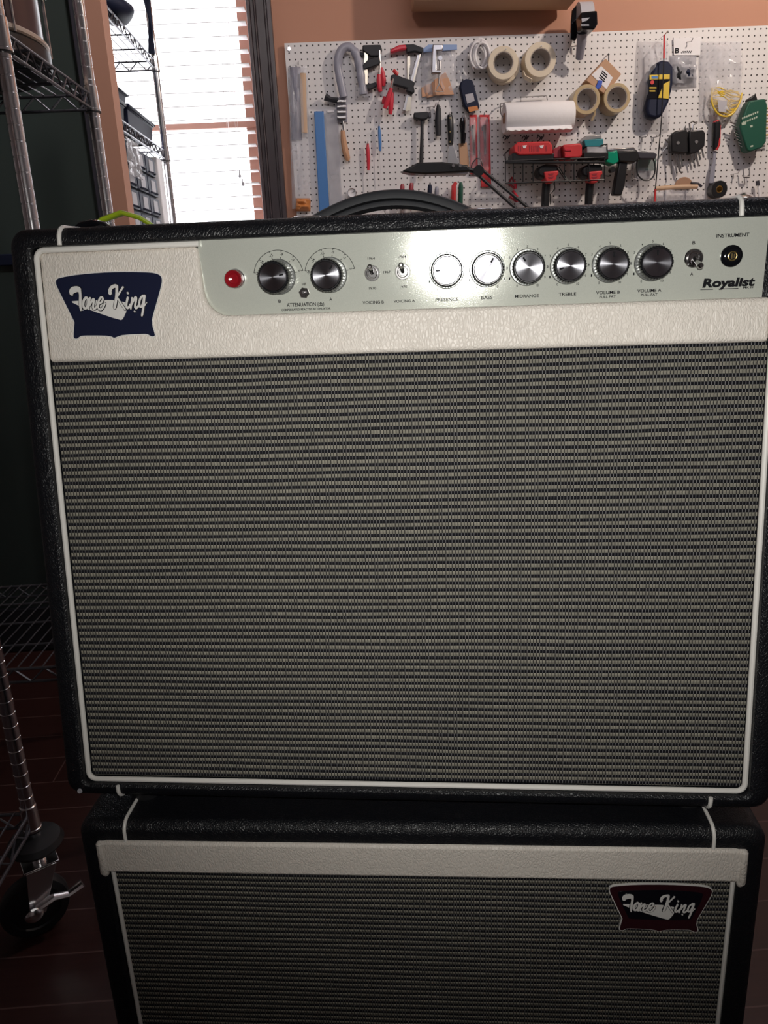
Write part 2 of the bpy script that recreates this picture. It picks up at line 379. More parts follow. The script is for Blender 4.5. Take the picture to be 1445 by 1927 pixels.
# moulded casing to the right of the window and over it
m = MB(); c0 = wx1; c1 = WP(525, 200, WY).x
wd = c1 - c0
for a, b, d in ((0, .14, .035), (.14, .30, .022), (.30, .36, .030), (.36, .72, .018), (.72, .82, .028), (.82, 1.0, .042)):
    m.box((c0 + wd * a, WY - d, .6), (c0 + wd * b, WY, 2.85))
m.box((wx0 - .1, WY - .03, wz1), (c1, WY - .001, wz1 + .1)).box((wx0 - .12, WY - .06, wz0 - .04), (c1 + .02, WY - .001, wz0))
struct(m.obj('trim_1', 'casing_brown', bevel=.003))
# venetian blind
bl = thing('venetian_blind', 'white horizontal slat blind with open slats, hanging in the bright window', 'window blind', (wx1, WY - .05, 2.68))
m = MB(); by = WY - .045; pit = 0.0513; z0s = WP(440, 18, by).z
k0 = -25
for k in range(-22, 11):
    z = z0s + k * pit
    if wz0 < z < 2.62:
        m.box((wx0 + .015, by - .025, z - .0015), (wx1 - .004, by + .025, z + .0015), Matrix.Translation((0, by, z)) @ Matrix.Rotation(-.05, 4, 'X') @ Matrix.Translation((0, -by, -z)))
m.obj('slats', 'blind_white', bl)
MB().box((wx0 + .01, by - .03, 2.62), (wx1 - .002, by + .03, 2.68)).obj('headrail', 'blind_white', bl, .003)
MB().box((wx0 + .015, by - .025, wz0 + .005), (wx1 - .004, by + .025, wz0 + .03)).obj('bottom_rail', 'blind_white', bl, .003)
m = MB()
for x in (wx1 - .12, wx0 + .12, wx1 - .48):
    for dy in (-.024, .024): m.cyl((x, by + dy, wz0 + .02), (x, by + dy, 2.63), .0008, seg=6)
m.obj('ladder_cord', 'blind_white', bl)
for px, py in ((451, 328), (457, 344)):
    p = WP(px, py, by - .03); pc = MB().cyl((p.x, p.y, p.z), (p.x, p.y, 2.62), .0007, seg=6).obj('pull_cord', 'blind_white', bl)
    pc['_o'] = bl.location.copy()
    MB().lathe((p.x, p.y, p.z - .014), (0, 0, 1), [(.001, 0), (.0065, .002), (.005, .012), (.002, .022), (.002, .03)], 12).obj('tassel', 'label_grey', pc)
# partition with the dark green door, left
pe = WP(228, 300, 2.5).x; pc1 = WP(203, 380, 2.5).x; pc0 = WP(187, 380, 2.5).x
struct(MB().box((pc1 - .002, 2.5, 0), (pe, 2.57, 3)).box((FX0, 2.5, 2.6), (pc1, 2.57, 3)).obj('wall_partition', 'orange_wall'))
struct(MB().box((pc0, 2.47, 0), (pc1, 2.58, 2.62)).box((-1.85, 2.48, 2.58), (pc1, 2.58, 2.62)).obj('trim_2', 'dark_trim', bevel=.003))
dr = struct(thing('door_1', None, None, (-1.0, 2.5, 0)))
m = MB().box((FX0, 2.52, 0.0), (pc0 + .001, 2.56, 2.59)); m.obj('door_leaf', 'dark_green', dr, .002)
MB().box((FX0, 2.503, WP(8, 500, 2.5).z), (pc0 - .002, 2.519, WP(8, 478, 2.5).z)).obj('door_rail', 'navy_plastic', dr, .003)
MB().box((FX0, 2.50, 0.002), (pc0 - .002, 2.519, .16)).obj('kick_plate', 'black_matte', dr, .003)

# pegboard
pgx0 = B(535, 82).x; pgz = B(900, 68).z
pg = MB().box((pgx0, BOARD, 1.02), (2.35, BOARD + .006, pgz)).obj('pegboard', 'pegboard_white')
tag(pg, 'large white perforated pegboard covered with hanging tools, on the orange wall', 'pegboard')
# workbench below it, behind the amplifier
wb = thing('workbench', 'long wooden workbench below the white pegboard, behind the amplifier', 'workbench', (.9, 3.4, 0))
MB().box((-.15, 3.12, .86), (2.3, 3.69, .90)).obj('worktop', 'bench_wood', wb, .004)
for x in (-.08, 2.2):
    for y in (3.18, 3.62): MB().box((x, y - .03, 0), (x + .07, y + .03, .86)).obj('leg', 'bench_wood', wb, .003)
MB().box((-.05, 3.2, .25), (2.2, 3.65, .27)).obj('lower_shelf', 'bench_wood', wb, .003)

# cardboard box lying on top, above the pegboard
m = MB(); m.pr([(776, 12), (1076, 9), (1076, -120), (776, -120)], .02, .16)
cb = m.obj('cardboard_box', 'cardboard', bevel=.004, loc=B(920, 10, .1)); tag(cb, 'flat brown cardboard box fixed high on the orange wall above the pegboard', 'box')

# ================================================================== wire shelving
def shelf_mesh(x0, x1, y0, y1, z, h=.03, pitch=.026):
    m = MB()
    for zz in (z, z - h):
        for a, b in (((x0, y0), (x1, y0)), ((x1, y0), (x1, y1)), ((x1, y1), (x0, y1)), ((x0, y1), (x0, y0))):
            m.cyl((*a, zz), (*b, zz), .0032, seg=8)
    n = int((x1 - x0) / pitch)
    for i in range(1, n): x = x0 + (x1 - x0) * i / n; m.cyl((x, y0, z + .003), (x, y1, z + .003), .0017, seg=6, cap=False)
    for t in (.25, .5, .75): y = y0 + (y1 - y0) * t; m.cyl((x0, y, z - .002), (x1, y, z - .002), .003, seg=8)
    def zig(a, b):
        a = Vector(a); b = Vector(b); L = (b - a).length; k = max(4, int(L / .032)); P = []
        for i in range(k + 1): P.append(a.lerp(b, i / k) - Vector((0, 0, h if i % 2 else 0)))
        for p, q in zip(P, P[1:]): m.cyl(p, q, .0022, seg=6, cap=False)
    zig((x0, y0, z), (x1, y0, z)); zig((x1, y0, z), (x1, y1, z)); zig((x0, y1, z), (x1, y1, z)); zig((x0, y0, z), (x0, y1, z))
    return m
def pole_mesh(x, y, z0, z1, r=.0127):
    prof = [(r, 0)]; z = .0254
    while z < z1 - z0: prof += [(r, z - .0014), (r - .0010, z - .0007), (r - .0010, z + .0007), (r, z + .0014)]; z += .0254
    prof.append((r, z1 - z0)); return MB().lathe((x, y, z0), (0, 0, 1), prof, 20)
def shelving(name, label, xs, ys, zs, z0, z1, cat='shelving unit', coll=.05, skip=()):
    t = thing(name, label, cat, (xs[0], ys[0], 0), 'chrome wire shelving')
    for i, x in enumerate(xs):
        for j, y in enumerate(ys):
            if (i, j) in skip: continue
            pole_mesh(x, y, z0, z1).obj('pole', 'chrome', t)
            for z in zs:
                MB().lathe((x, y, z - coll * .62), (0, 0, 1), [(.0128, -.003), (.017, -.003), (.017, .001), (.0158, .002), (.0148, coll * .96), (.0128, coll)], 20).obj('collar', 'chrome', t)
                MB().lathe((x, y, z - coll * .62 - .006), (0, 0, 1), [(.0126, 0), (.0172, 0), (.0172, .003), (.0126, .003)], 20).obj('collar_ring', 'black_plastic', t)
    for z in zs: shelf_mesh(xs[0], xs[1], ys[0], ys[1], z).obj('wire_shelf', 'shelf_wire', t)
    return t
shelving('wire_shelving_unit', 'tall chrome wire shelving unit holding the dark drum, against the dark green door', (-1.45, -.553), (1.5, 1.99), (.44, 1.625), .03, 2.12)
shelving('wire_shelving_unit', 'tall chrome wire shelving unit with dark boxes in front of the bright window', (-1.5, -.664), (2.62, 3.3), (1.30, 1.70, 2.01), .03, 2.5)
# near trolley on castors
cx, cy = -.651, 1.257
tr = shelving('wire_trolley', 'low chrome wire trolley on black castors beside the lower cabinet', (-1.30, cx), (.80, cy), (.262, 1.0), .20, 1.55, 'trolley')
def caster(x, y):
    c = MB().lathe((x, y, .185), (0, 0, 1), [(.016, 0), (.046, .004), (.052, .012), (.046, .022), (.018, .03)], 36).obj('bumper', 'rubber', tr)
    yaw = Matrix.Translation((x, y, 0)) @ Matrix.Rotation(.55, 4, 'Z')
    m = MB(yaw)
    m.box((-.032, -.024, .150), (.032, .024, .156)).cyl((0, 0, .156), (0, 0, .19), .012)
    for s_ in (-1, 1):
        m.loft([[(-.028, s_ * .022, .153), (.026, s_ * .022, .153), (-.008, s_ * .022, .055), (-.038, s_ * .022, .055)], [(-.028, s_ * .025, .153), (.026, s_ * .025, .153), (-.008, s_ * .025, .055), (-.038, s_ * .025, .055)]])
    m.cyl((-.023, -.032, .0635), (-.023, .032, .0635), .010, seg=6)
    m.obj('fork', 'chrome', tr, .001)
    prof = [(.012, -.014), (.044, -.012), (.046, -.016), (.060, -.015), (.0635, -.008), (.0635, .008), (.060, .015), (.046, .016), (.044, .012), (.012, .014)]
    MB(yaw).lathe((-.023, 0, .0635), (0, 1, 0), prof, 40).obj('wheel', 'rubber', tr)
    m = MB(yaw); m.tube([(-.023, -.030, .075), (.01, -.034, .088), (.035, -.036, .082), (.062, -.036, .092)], [.006, .006, .005, .007], 8, flat=1.6)
    m.sphere((-.03, -.036, .068), .016, 14, (1.1, .5, .9)); m.obj('brake_lever', 'chrome', tr)
for x, y in ((cx, cy), (cx, .80), (-1.30, cy)): caster(x, y)

# drum on the near shelving
dc = Vector((-.815, 1.755, 0)); R = .245
dm = thing('drum', 'large dark brown drum with a cream hoop on the upper wire shelf', 'drum', (dc.x, dc.y, 1.635))
MB().lathe((dc.x, dc.y, 1.66), (0, 0, 1), [(R - .012, 0), (R - .006, .001), (R - .006, .40), (R - .012, .401)], 64).obj('shell', 'dark_drum', dm)
for z, nm_, mt_ in ((1.632, 'bottom_hoop', 'black_plastic'), (1.668, 'cream_hoop', 'cream_hoop'), (2.04, 'top_hoop', 'cream_hoop')):
    hh = .034 if nm_ == 'bottom_hoop' else .012
    MB().lathe((dc.x, dc.y, z), (0, 0, 1), [(R - .02, 0), (R, 0), (R + .003, .003), (R + .003, hh - .003), (R, hh), (R - .02, hh)], 64).obj(nm_, mt_, dm)
for k in range(8):
    a = math.radians(-22 + 45 * k); px_, py_ = dc.x + (R + .004) * math.cos(a), dc.y + (R + .004) * math.sin(a)
    MB().cyl((px_, py_, 1.665), (px_, py_, 2.05), .003, seg=8).obj('tension_rod', 'chrome', dm)
    MB().sphere((px_, py_, 1.79), .013, 12, (1, 1, 1.5)).obj('lug', 'chrome', dm)

# things on the window shelving
def crate(name, label, cat, x0, x1, y0, y1, z0, z1, mt='navy_plastic', group=None, lid=True):
    t = thing(name, label, cat, ((x0 + x1) / 2, (y0 + y1) / 2, z0), group)
    h = z1 - z0
    m = MB(); L = []
    for f, zz in ((.93, 0), (.97, h * .8), (1, h * .82), (1, h * (.86 if lid else 1))):
        c = ((x0 + x1) / 2, (y0 + y1) / 2); a, b = (x1 - x0) / 2 * f, (y1 - y0) / 2 * f
        L.append([(c[0] - a, c[1] - b, z0 + zz), (c[0] + a, c[1] - b, z0 + zz), (c[0] + a, c[1] + b, z0 + zz), (c[0] - a, c[1] + b, z0 + zz)])
    m.loft(L).obj('body', mt, t, .003)
    if lid: MB().box((x0 - .006, y0 - .006, z0 + h * .87), (x1 + .006, y1 + .006, z1)).obj('lid', mt, t, .004)
    return t
crate('storage_box', 'dark lidded box on top of the stack, on the middle shelf before the window', 'storage box', -.93, -.70, 2.66, 2.95, 1.788, 1.826, 'navy_plastic', 'dark boxes on the middle shelf')
crate('storage_box', 'dark box under the lidded one, nearest on the middle shelf before the window', 'storage box', -.95, -.69, 2.66, 2.86, 1.708, 1.782, 'black_matte', 'dark boxes on the middle shelf')
crate('storage_box', 'dark box at the far end of the middle shelf before the window', 'storage box', -.95, -.685, 2.88, 3.24, 1.708, 1.786, 'navy_plastic', 'dark boxes on the middle shelf')
crate('storage_box', 'flat dark tray seen through the wires of the highest window shelf', 'storage box', -1.1, -.76, 2.68, 3.0, 2.017, 2.07, 'navy_plastic', None)
m = MB(); m.sphere((0, 0, 0), .06, 20, (1.1, 1.5, .62)); bm_ = m.bm
for v in bm_.verts: v.co *= 1 + .12 * noise.noise(v.co * 30)
o = m.obj('tool_pouch', 'navy_plastic'); o.location = (-.69, 2.86, 2.05); tag(o, 'soft dark pouch bulging over the edge of the highest window shelf', 'pouch')
m = MB(); 
for k in range(5): m.tube([(-.66 - .006 * k, 3.285 + .004 * k, 2.32 - .02 * k), (-.668 + .004 * k, 3.27, 2.2), (-.655, 3.272, 2.12 + .01 * k), (-.66 - .004 * k, 3.28, 2.03)], .005, 8)
o = m.obj('cord_bundle', 'navy_plastic', loc=(-.66, 3.28, 2.1)); tag(o, 'bundle of dark cords hanging from the far pole of the window shelving', 'cord')
# drawer cabinet with labels on its front, facing into the room
dcx = -.672
dw = thing('drawer_cabinet', 'dark plastic small-parts drawer cabinet with pale labels, below the dark boxes', 'drawer cabinet', (-.80, 2.9, 1.305))
MB().box((-.93, 2.67, 1.308), (dcx - .012, 3.13, 1.655)).obj('housing', 'navy_plastic', dw, .003)
for r_ in range(5):
    for c_ in range(3):
        y0 = 2.68 + c_ * .15; z0_ = 1.585 - r_ * .068
        d = MB().box((dcx - .03, y0, z0_), (dcx, y0 + .142, z0_ + .060)).obj('drawer', 'navy_plastic', dw, .003); d['_o'] = dw.location.copy()
        if not (r_ == 0 and c_ == 0): MB().box((dcx, y0 + .045, z0_ + .012), (dcx + .0015, y0 + .105, z0_ + .05)).obj('drawer_label', 'label_grey', d)
        MB().tube([(dcx, y0 + .03, z0_ + .008), (dcx + .01, y0 + .06, z0_ + .006), (dcx + .01, y0 + .09, z0_ + .006), (dcx, y0 + .12, z0_ + .008)], .003, 6).obj('pull', 'navy_plastic', d)
m = MB()
bgx = dcx + .004
m = thing('clear_bag', 'clear wrinkled plastic bag hanging over the top corner of the drawer cabinet', 'bag', (bgx, 2.76, 1.62))
mm = MB(); n = 10; G = []
for i in range(n + 1):
    G.append([mm._v((bgx + .008 + .012 * noise.noise(Vector((i * .7, j * .6, 3))), 2.69 + .016 * i, 1.655 - .011 * j)) for j in range(n + 1)])
for i in range(n):
    for j in range(n): mm.bm.faces.new((G[i][j], G[i + 1][j], G[i + 1][j + 1], G[i][j + 1]))
o = mm.obj('film', 'clear_film', m); s_ = o.modifiers.new('s', 'SOLIDIFY'); s_.thickness = .001
o = MB().box((-.88, 3.15, 1.308), (-.668, 3.24, 1.66)).obj('white_carton', 'label_white', bevel=.003, loc=(-.77, 3.2, 1.308)); tag(o, 'narrow white carton standing beyond the drawer cabinet at the window', 'box')

# ================================================================== speaker cabinet (below)
ca, sa = math.cos(math.radians(-6.906)), math.sin(math.radians(-6.906))
CM = Matrix.Translation((-.25566, .5966, .7202)) @ Matrix.Rotation(math.radians(-6.906), 4, 'Z')
def shell(x0, x1, z0, z1, ix0, ix1, iz0, iz1, depth, front, shear, r=.010, deep=.02):
    F = lambda L, y: [(x, y, z + shear * max(0, y)) for x, z in L]
    loops = [F(rrect(ix0, ix1, iz0, iz1, .006), deep), F(rrect(ix0, ix1, iz0, iz1, .006), front + .002), F(rrect(ix0 - .002, ix1 + .002, iz0 - .002, iz1 + .002, .007), front)]
    for k in range(6):
        a = math.radians(90 * k / 5); ins = r * (1 - math.sin(a)); yy = front + r * (1 - math.cos(a))
        loops.append(F(rrect(x0 + ins, x1 - ins, z0 + ins, z1 - ins, .014 - ins * .3), yy))
    loops.append(F(rrect(x0, x1, z0, z1, .014), depth))
    m = MB(); m.loft(loops, True, True); return m
def accent(x, zc, ztop, front, depth, shear, up=1, r=.010, e=.0004, wd=.0016):
    """thin white strip wrapped over the front edge of the frame at x"""
    P = [(x, front - e, zc)]
    for k in range(7):
        a = math.radians(90 * k / 6); P.append((x, front + r * (1 - math.cos(a)) - e * math.cos(a), ztop - up * r * (1 - math.sin(a)) + up * e * math.sin(a)))
    for k in range(1, 7): y = front + r + (depth - front - r) * k / 6; P.append((x, y, ztop + up * e + shear * max(0, y)))
    return MB().tube(P, wd, 8, up=(1, 0, 0))
cab = thing('speaker_cabinet', 'black vinyl speaker cabinet with a cream strip and dark woven grille, under the amplifier', 'speaker cabinet', None, M=CM @ Matrix.Translation((.2875, .15, -.7202)))
OFF = Vector((.2875, .15, -.7202))
def cob(m, *a, **k): o = m.obj(*a, parent=cab, loc=OFF, **k); return o
cz0 = -.7202 + .02
cob(shell(-.0142, .5892, cz0, .0225, .0085, .5665, cz0 + .03, .0030, .30, -.004, 0), 'cabinet_shell', 'black_vinyl')
m = MB(); P = rrect(.003, .5727, -.0295, .0042, .003, 3)
m.poly(P, -.0062, .004); cob(m, 'cream_strip', 'cream_vinyl', bevel=.003, seg=3)
for x in (.0060, .5695):
    cob(MB().tube([(x, -.002, .003), (x, -.0040, .001), (x, -.0040, -.030), (x, -.002, -.034)], [.002, .0036, .0040, .0028], 10), 'strip_end', 'cream_vinyl')
pr_ = [(x, .001, z) for x, z in ((.0112, -.028), (.0112, cz0 + .040), (.013, cz0 + .034), (.020, cz0 + .0315), (.555, cz0 + .0315), (.562, cz0 + .034), (.5650, cz0 + .040), (.5650, -.028))]
cob(MB().tube(pr_, .0020, 8), 'piping', 'piping_white')
cob(MB().box((.0095, .003, cz0 + .031), (.5655, .007, -.020)), 'grille_cloth', 'grille_weave')
for x in (.0310, .5440): cob(accent(x, .004, .0225, -.004, .29, 0), 'accent_strip', 'piping_white')
for x in (.03, .545):
    for y in (.03, .26): cob(MB().cyl((x, y, -.7202), (x, y, cz0 + .001), .018, .02), 'foot', 'rubber')

# ================================================================== amplifier (above)
u = Vector((.99170557, -.12822485, -.00885762)); nn = Vector((.12622821, .98461184, -.12085513)); vv = u.cross(nn) * 1.0
nn = vv.cross(u).normalized(); vv.normalize()
AM = Matrix(((u.x, nn.x, vv.x, -.25764), (u.y, nn.y, vv.y, .61010), (u.z, nn.z, vv.z, .77630), (0, 0, 0, 1)))
amp = thing('guitar_amplifier', 'cream and black combo guitar amplifier with silver knob panel and big woven grille', 'amplifier', None, M=AM)
def aob(m, *a, **k): return m.obj(*a, parent=amp, local=True, **k)
SH = .1219
aob(shell(-.0185, .5935, -.0125, .4755, 0, .575, 0, .461, .235, -.009, SH, deep=.014), 'cabinet_shell', 'black_vinyl')
# piping around the baffle, open along the control panel
P = rrect(.0020, .573, .0020, .459, .007, 5)
top_left = [(.1355, .459), (.07, .459)]
n6 = 6
path = top_left + P[6:12] + P[12:18] + P[18:24] + [(.573, .2), (.573, .4045)]
aob(MB().tube([(x, -.0015, z) for x, z in path], .0023, 10), 'piping', 'piping_white')
# cream vinyl panel with the rounded cut-out
arc = [(.1560 - .0205 * math.cos(a), .4255 - .0215 * math.sin(a)) for a in [math.radians(5 + 85 * i / 8) for i in range(9)]]
panel = [(.0035, .371), (.5712, .371), (.5712, .404), (.40, .404), (.28, .404)] + arc[::-1] + [(.1338, .4575), (.0035, .4575)]
m = MB(); m.poly(panel, -.0012, .009); aob(m, 'cream_panel', 'cream_vinyl', bevel=.0034, seg=4)
aob(MB().box((.003, .004, .003), (.572, .008, .3725)), 'grille_cloth', 'grille_weave')
for x, zc, zt, up in ((.0262, .461, .4755, 1), (.5434, .461, .4755, 1), (.0318, 0, -.0125, -1), (.5432, 0, -.0125, -1)):
    aob(accent(x, zc, zt, -.009, .225, SH, up, wd=.0018), 'accent_strip', 'piping_white')
# metal plate, upright, its lower edge deeper than its upper edge
TA = math.radians(7.2)
def PM(uu, w_, h=0.0, corr=True):
    y = .008 - (w_ - .405) * math.tan(TA)
    if corr: uu = .330 + (uu - .330) * (1 + y / .62); w_ = .354 + (w_ - .354) * (1 + y / .62)
    M3 = Matrix(((1, 0, 0, uu), (0, -math.sin(TA), -math.cos(TA), y), (0, math.cos(TA), -math.sin(TA), w_), (0, 0, 0, 1)))
    return M3 @ Matrix.Translation((0, 0, h))
m = MB(); pb = [(.1335, .402), (.5675, .402), (.5675, .4625), (.1335, .4625)]
yy_ = lambda z: .0082 - (z - .405) * math.tan(TA)
m.loft([[(x, yy_(z), z) for x, z in pb], [(x, yy_(z) + .002, z) for x, z in pb]]); aob(m, 'control_panel', 'silver_plate')
def part(m, name, mt, M, bevel=0, ang=35):          # a part with its own axes, z out of the plate
    o = m.obj(name, mt, parent=amp, local=True, bevel=bevel, ang=ang); o.matrix_local = M; return o
def sub(m, name, mt, par, M=None, ang=35):
    o = m.obj(name, mt, parent=par, local=True, ang=ang)
    if M is not None: o.matrix_local = M
    return o
def knob(uu, ptr, H, mark='ink', skirt=True):
    W0 = .4318; M = PM(uu, W0, 0)
    r = .0124
    body = MB().lathe((0, 0, 0), (0, 0, 1), [(r - .0006, .0012), (r + .0001, .0022), (r + .0001, H - .0022), (r - .0004, H - .0010), (r - .0014, H - .0004), (.0106, H - .0004)], 72, 1, .0006)
    o = part(body, 'knob', 'knob_black', M, ang=25)
    sub(MB().lathe((0, 0, 0), (0, 0, 1), [(r + .0010, .0002), (r + .0013, .0010), (r + .0006, .0018)], 48), 'skirt', 'skirt', o)
    c = MB().lathe((0, 0, 0), (0, 0, 1), [(.0106, H - .001), (.0104, H + .0004), (.0100, H + .0006), (.0099, H + .0002), (.0097, H + .0002)], 64)
    cp = sub(c, 'cap', 'spun_aluminium', o, ang=20)
    a = math.radians(ptr); R2 = Matrix.Rotation(a, 4, 'Z')
    sub(MB().box((.0052, -.0006, H + .0002), (.0085, .0006, H + .00045), R2), 'pointer', 'ink', o)
for uu, ptr, H in ((.1975, 12, .0225), (.2381, 52, .0215), (.3290, 180, .0145), (.3597, 62, .0145), (.3903, 122, .0145), (.4207, 196, .0145), (.4519, 90, .0150), (.4833, 92, .0152)):
    knob(uu, ptr, H)
# printed scales
def ring_text(uu, items, rad, h, name, w0=.4318, rot=False):
    L = []
    for s_, deg in items:
        a = math.radians(deg); M = PM(uu + rad * math.cos(a), w0 + rad * math.sin(a), .00005)
        if rot: M = M @ Matrix.Rotation(a - PI / 2, 4, 'Z')
        L.append(text(s_, name, M, h * .52 * len(s_), h, 'ink', amp, .008))
    return join_meshes(L)
for uu in (.3290, .3597, .3903, .4207, .4519, .4833):
    ring_text(uu, [(str(k), 240 - 30 * k) for k in range(11)], .0154, .0019, 'dial_numerals')
for uu in (.1975, .2381):
    ring_text(uu, [('-36', 171), ('-24', 139), ('-15', 109), ('-9', 80), ('-3', 47), ('0', 14)], .0172, .0021, 'scale_numerals', .4318, True)
    m = MB(PM(uu, .4318, .0001))
    m.tube([(.0200 * math.cos(a), .0200 * math.sin(a), 0) for a in [math.radians(11 + (169 - 11) * i / 40) for i in range(41)]], .00022, 6, up=(0, 0, 1))
    for dg in (169, 137, 107, 80, 50, 12):
        a = math.radians(dg)
        for r0, r1 in ((.0186, .0201), (.0138, .0152)): m.cyl((r0 * math.cos(a), r0 * math.sin(a), 0), (r1 * math.cos(a), r1 * math.sin(a), 0), .00022, seg=6)
    aob(m, 'scale_arc', 'ink')
for s_, uu, w_, wd_, h_ in (('VOICING B', .2714, .4099, .0168, .0022), ('VOICING A', .2957, .4101, .0168, .0022), ('1964', .2708, .4429, .0056, .0019), ('1964', .2950, .4432, .0056, .0019), ('1967', .2827, .4323, .0056, .0019),
        ('1970', .2712, .4206, .0056, .0019), ('1970', .2953, .4208, .0056, .0019), ('B', .1973, .4133, .0021, .0025), ('A', .2380, .4136, .0021, .0025), ('HF', .2173, .4256, .0034, .0021),
        ('ATTENUATION (db)', .2177, .4102, .0300, .0029), ('COMPENSATED REACTIVE ATTENUATOR', .2180, .4065, .0398, .0016), ('PRESENCE', .3289, .4101, .0180, .0024), ('BASS', .3596, .4105, .0088, .0024),
        ('MIDRANGE', .3901, .4107, .0182, .0024), ('TREBLE', .4207, .4110, .0134, .0024), ('VOLUME B', .4511, .4112, .0180, .0024), ('PULL FAT', .4509, .4080, .0124, .0019), ('VOLUME A', .4818, .4115, .0180, .0024),
        ('PULL FAT', .4818, .4084, .0124, .0019), ('B', .5131, .4450, .0021, .0024), ('A', .5125, .4225, .0021, .0024), ('INSTRUMENT', .5411, .4492, .0236, .0026), ('MK III', .5541, .4113, .0072, .0015)):
    text(s_, 'panel_lettering', PM(uu, w_, .00005), wd_, h_, 'ink', amp, .014)
lt = text('Royalist', 'name_lettering', PM(.5398, .4156, .00005), .0385, .0062, 'ink', amp, .045, .12)
m = MB(); 
for a, b in ((.5215, .5310), (.5350, .5495)):
    m.box((a, 0, 0), (b, .0005, .00012))
m.bm.transform(PM(0, .4112, 0, False)); aob(m, 'name_underline', 'ink')
# toggles
def toggle(uu, w_, r, dx, dz, h=.011, name='toggle_switch'):
    M = PM(uu, w_)
    o = part(MB().lathe((0, 0, 0), (0, 0, 1), [(r, 0), (r, .0008), (r * .93, .0014), (r * .90, .0014), (r * .88, .0010), (r * .72, .0010), (r * .70, .0034), (r * .62, .0038), (r * .50, .0038), (r * .46, .0020)], 32), name, 'toggle_chrome', M)
    sub(MB().tube([(0, 0, .001), (dx * .5, dz * .5, h * .55), (dx, dz, h)], [r * .24, r * .26, r * .33], 14, up=(0, 1, 0)).sphere((dx, dz, h + r * .05), r * .36, 14), 'lever', 'toggle_chrome', o)
toggle(.2713, .4318, .0061, -.0006, .0048); toggle(.2951, .4320, .0061, -.0006, .0050)
toggle(.5134, .4338, .0070, .0014, -.0056, .013)
o = part(MB().lathe((0, 0, 0), (0, 0, 1), [(.0044, 0), (.0044, .0014), (.0040, .0018), (.0026, .0018), (.0024, .003), (.0018, .003)], 6), 'mini_switch', 'toggle_chrome', PM(.2173, .4190) @ Matrix.Rotation(.1, 4, 'Z'), ang=20)
sub(MB().cyl((0, 0, .001), (0, .0006, .005), .0008, .0011), 'lever', 'chrome', o)
# input jack
o = part(MB().lathe((0, 0, 0), (0, 0, 1), [(.0080, 0), (.0080, .0012), (.0070, .0022), (.0042, .0030), (.0036, .0030)], 40), 'input_jack', 'black_gloss', PM(.5406, .4343))
sub(MB().torus((0, 0, .0032), (0, 0, 1), .0030, .0005), 'jack_ring', 'brass', o)
sub(MB().cyl((0, 0, .003), (0, 0, .0032), .0027), 'jack_hole', 'ink', o)
sub(MB().box((-.0012, -.0018, .0032), (-.0004, .0018, .0040)).box((.0007, -.0015, .0032), (.0012, .0015, .0038)), 'jack_contact', 'brass', o)
# pilot lamp
o = part(MB().lathe((0, 0, 0), (0, 0, 1), [(.0078, 0), (.0078, .0022), (.0072, .0030), (.0068, .0030)], 36), 'pilot_lamp', 'chrome', PM(.1630, .4316))
sub(MB().lathe((0, 0, 0), (0, 0, 1), [(.0070, .002), (.0068, .0085), (.0062, .0095), (.0040, .0080), (.0034, .0085), (.0008, .0078)], 24), 'red_lens', 'red_lens', o, ang=15)

# badge: outline and lettering in millimetres of the amplifier front
OUT = [(16.5, 433.3), (17.0, 435.7), (20.0, 437.3), (38.6, 439.4), (65.1, 440.1), (89.7, 439.0), (99.0, 438.0), (103.2, 436.0), (104.2, 432.6), (102.4, 426.2), (93.2, 402.5), (93.4, 400.5), (93.2, 397.7), (94.7, 391.4), (94.8, 389.7), (93.2, 389.0), (91.1, 389.6), (88.6, 391.3), (85.7, 391.5), (68.8, 391.2), (63.5, 389.9), (60.9, 388.8), (58.7, 390.3), (52.5, 391.1), (33.9, 391.7), (31.6, 390.5), (29.6, 389.2), (27.4, 389.6), (27.0, 391.4), (28.8, 401.1), (29.0, 402.5), (27.8, 405.3), (17.1, 430.6)]
INN = [(22.5, 430.5), (26, 432.8), (60, 435.0), (94, 433.2), (97.5, 429.5), (89.0, 404.5), (87.0, 402.0), (35.5, 402.0), (33.5, 404.5)]
LG = {'dia': [(28.4, 419.2), (72.8, 418.3), (73.8, 410.8), (69.7, 403.4), (67.4, 402.5), (44.7, 410.7), (29.0, 417.2)], 'T': [(27.4, 426.8), (29.2, 429.5), (33.3, 430.3), (36.2, 429.7), (37.6, 427.8), (36.5, 411.3), (35.6, 410.5), (34.8, 412.0), (34.5, 416.2), (35.7, 425.8), (33.2, 425.5), (30.1, 424.3), (30.5, 423.0), (28.5, 423.0), (27.5, 424.4)]}
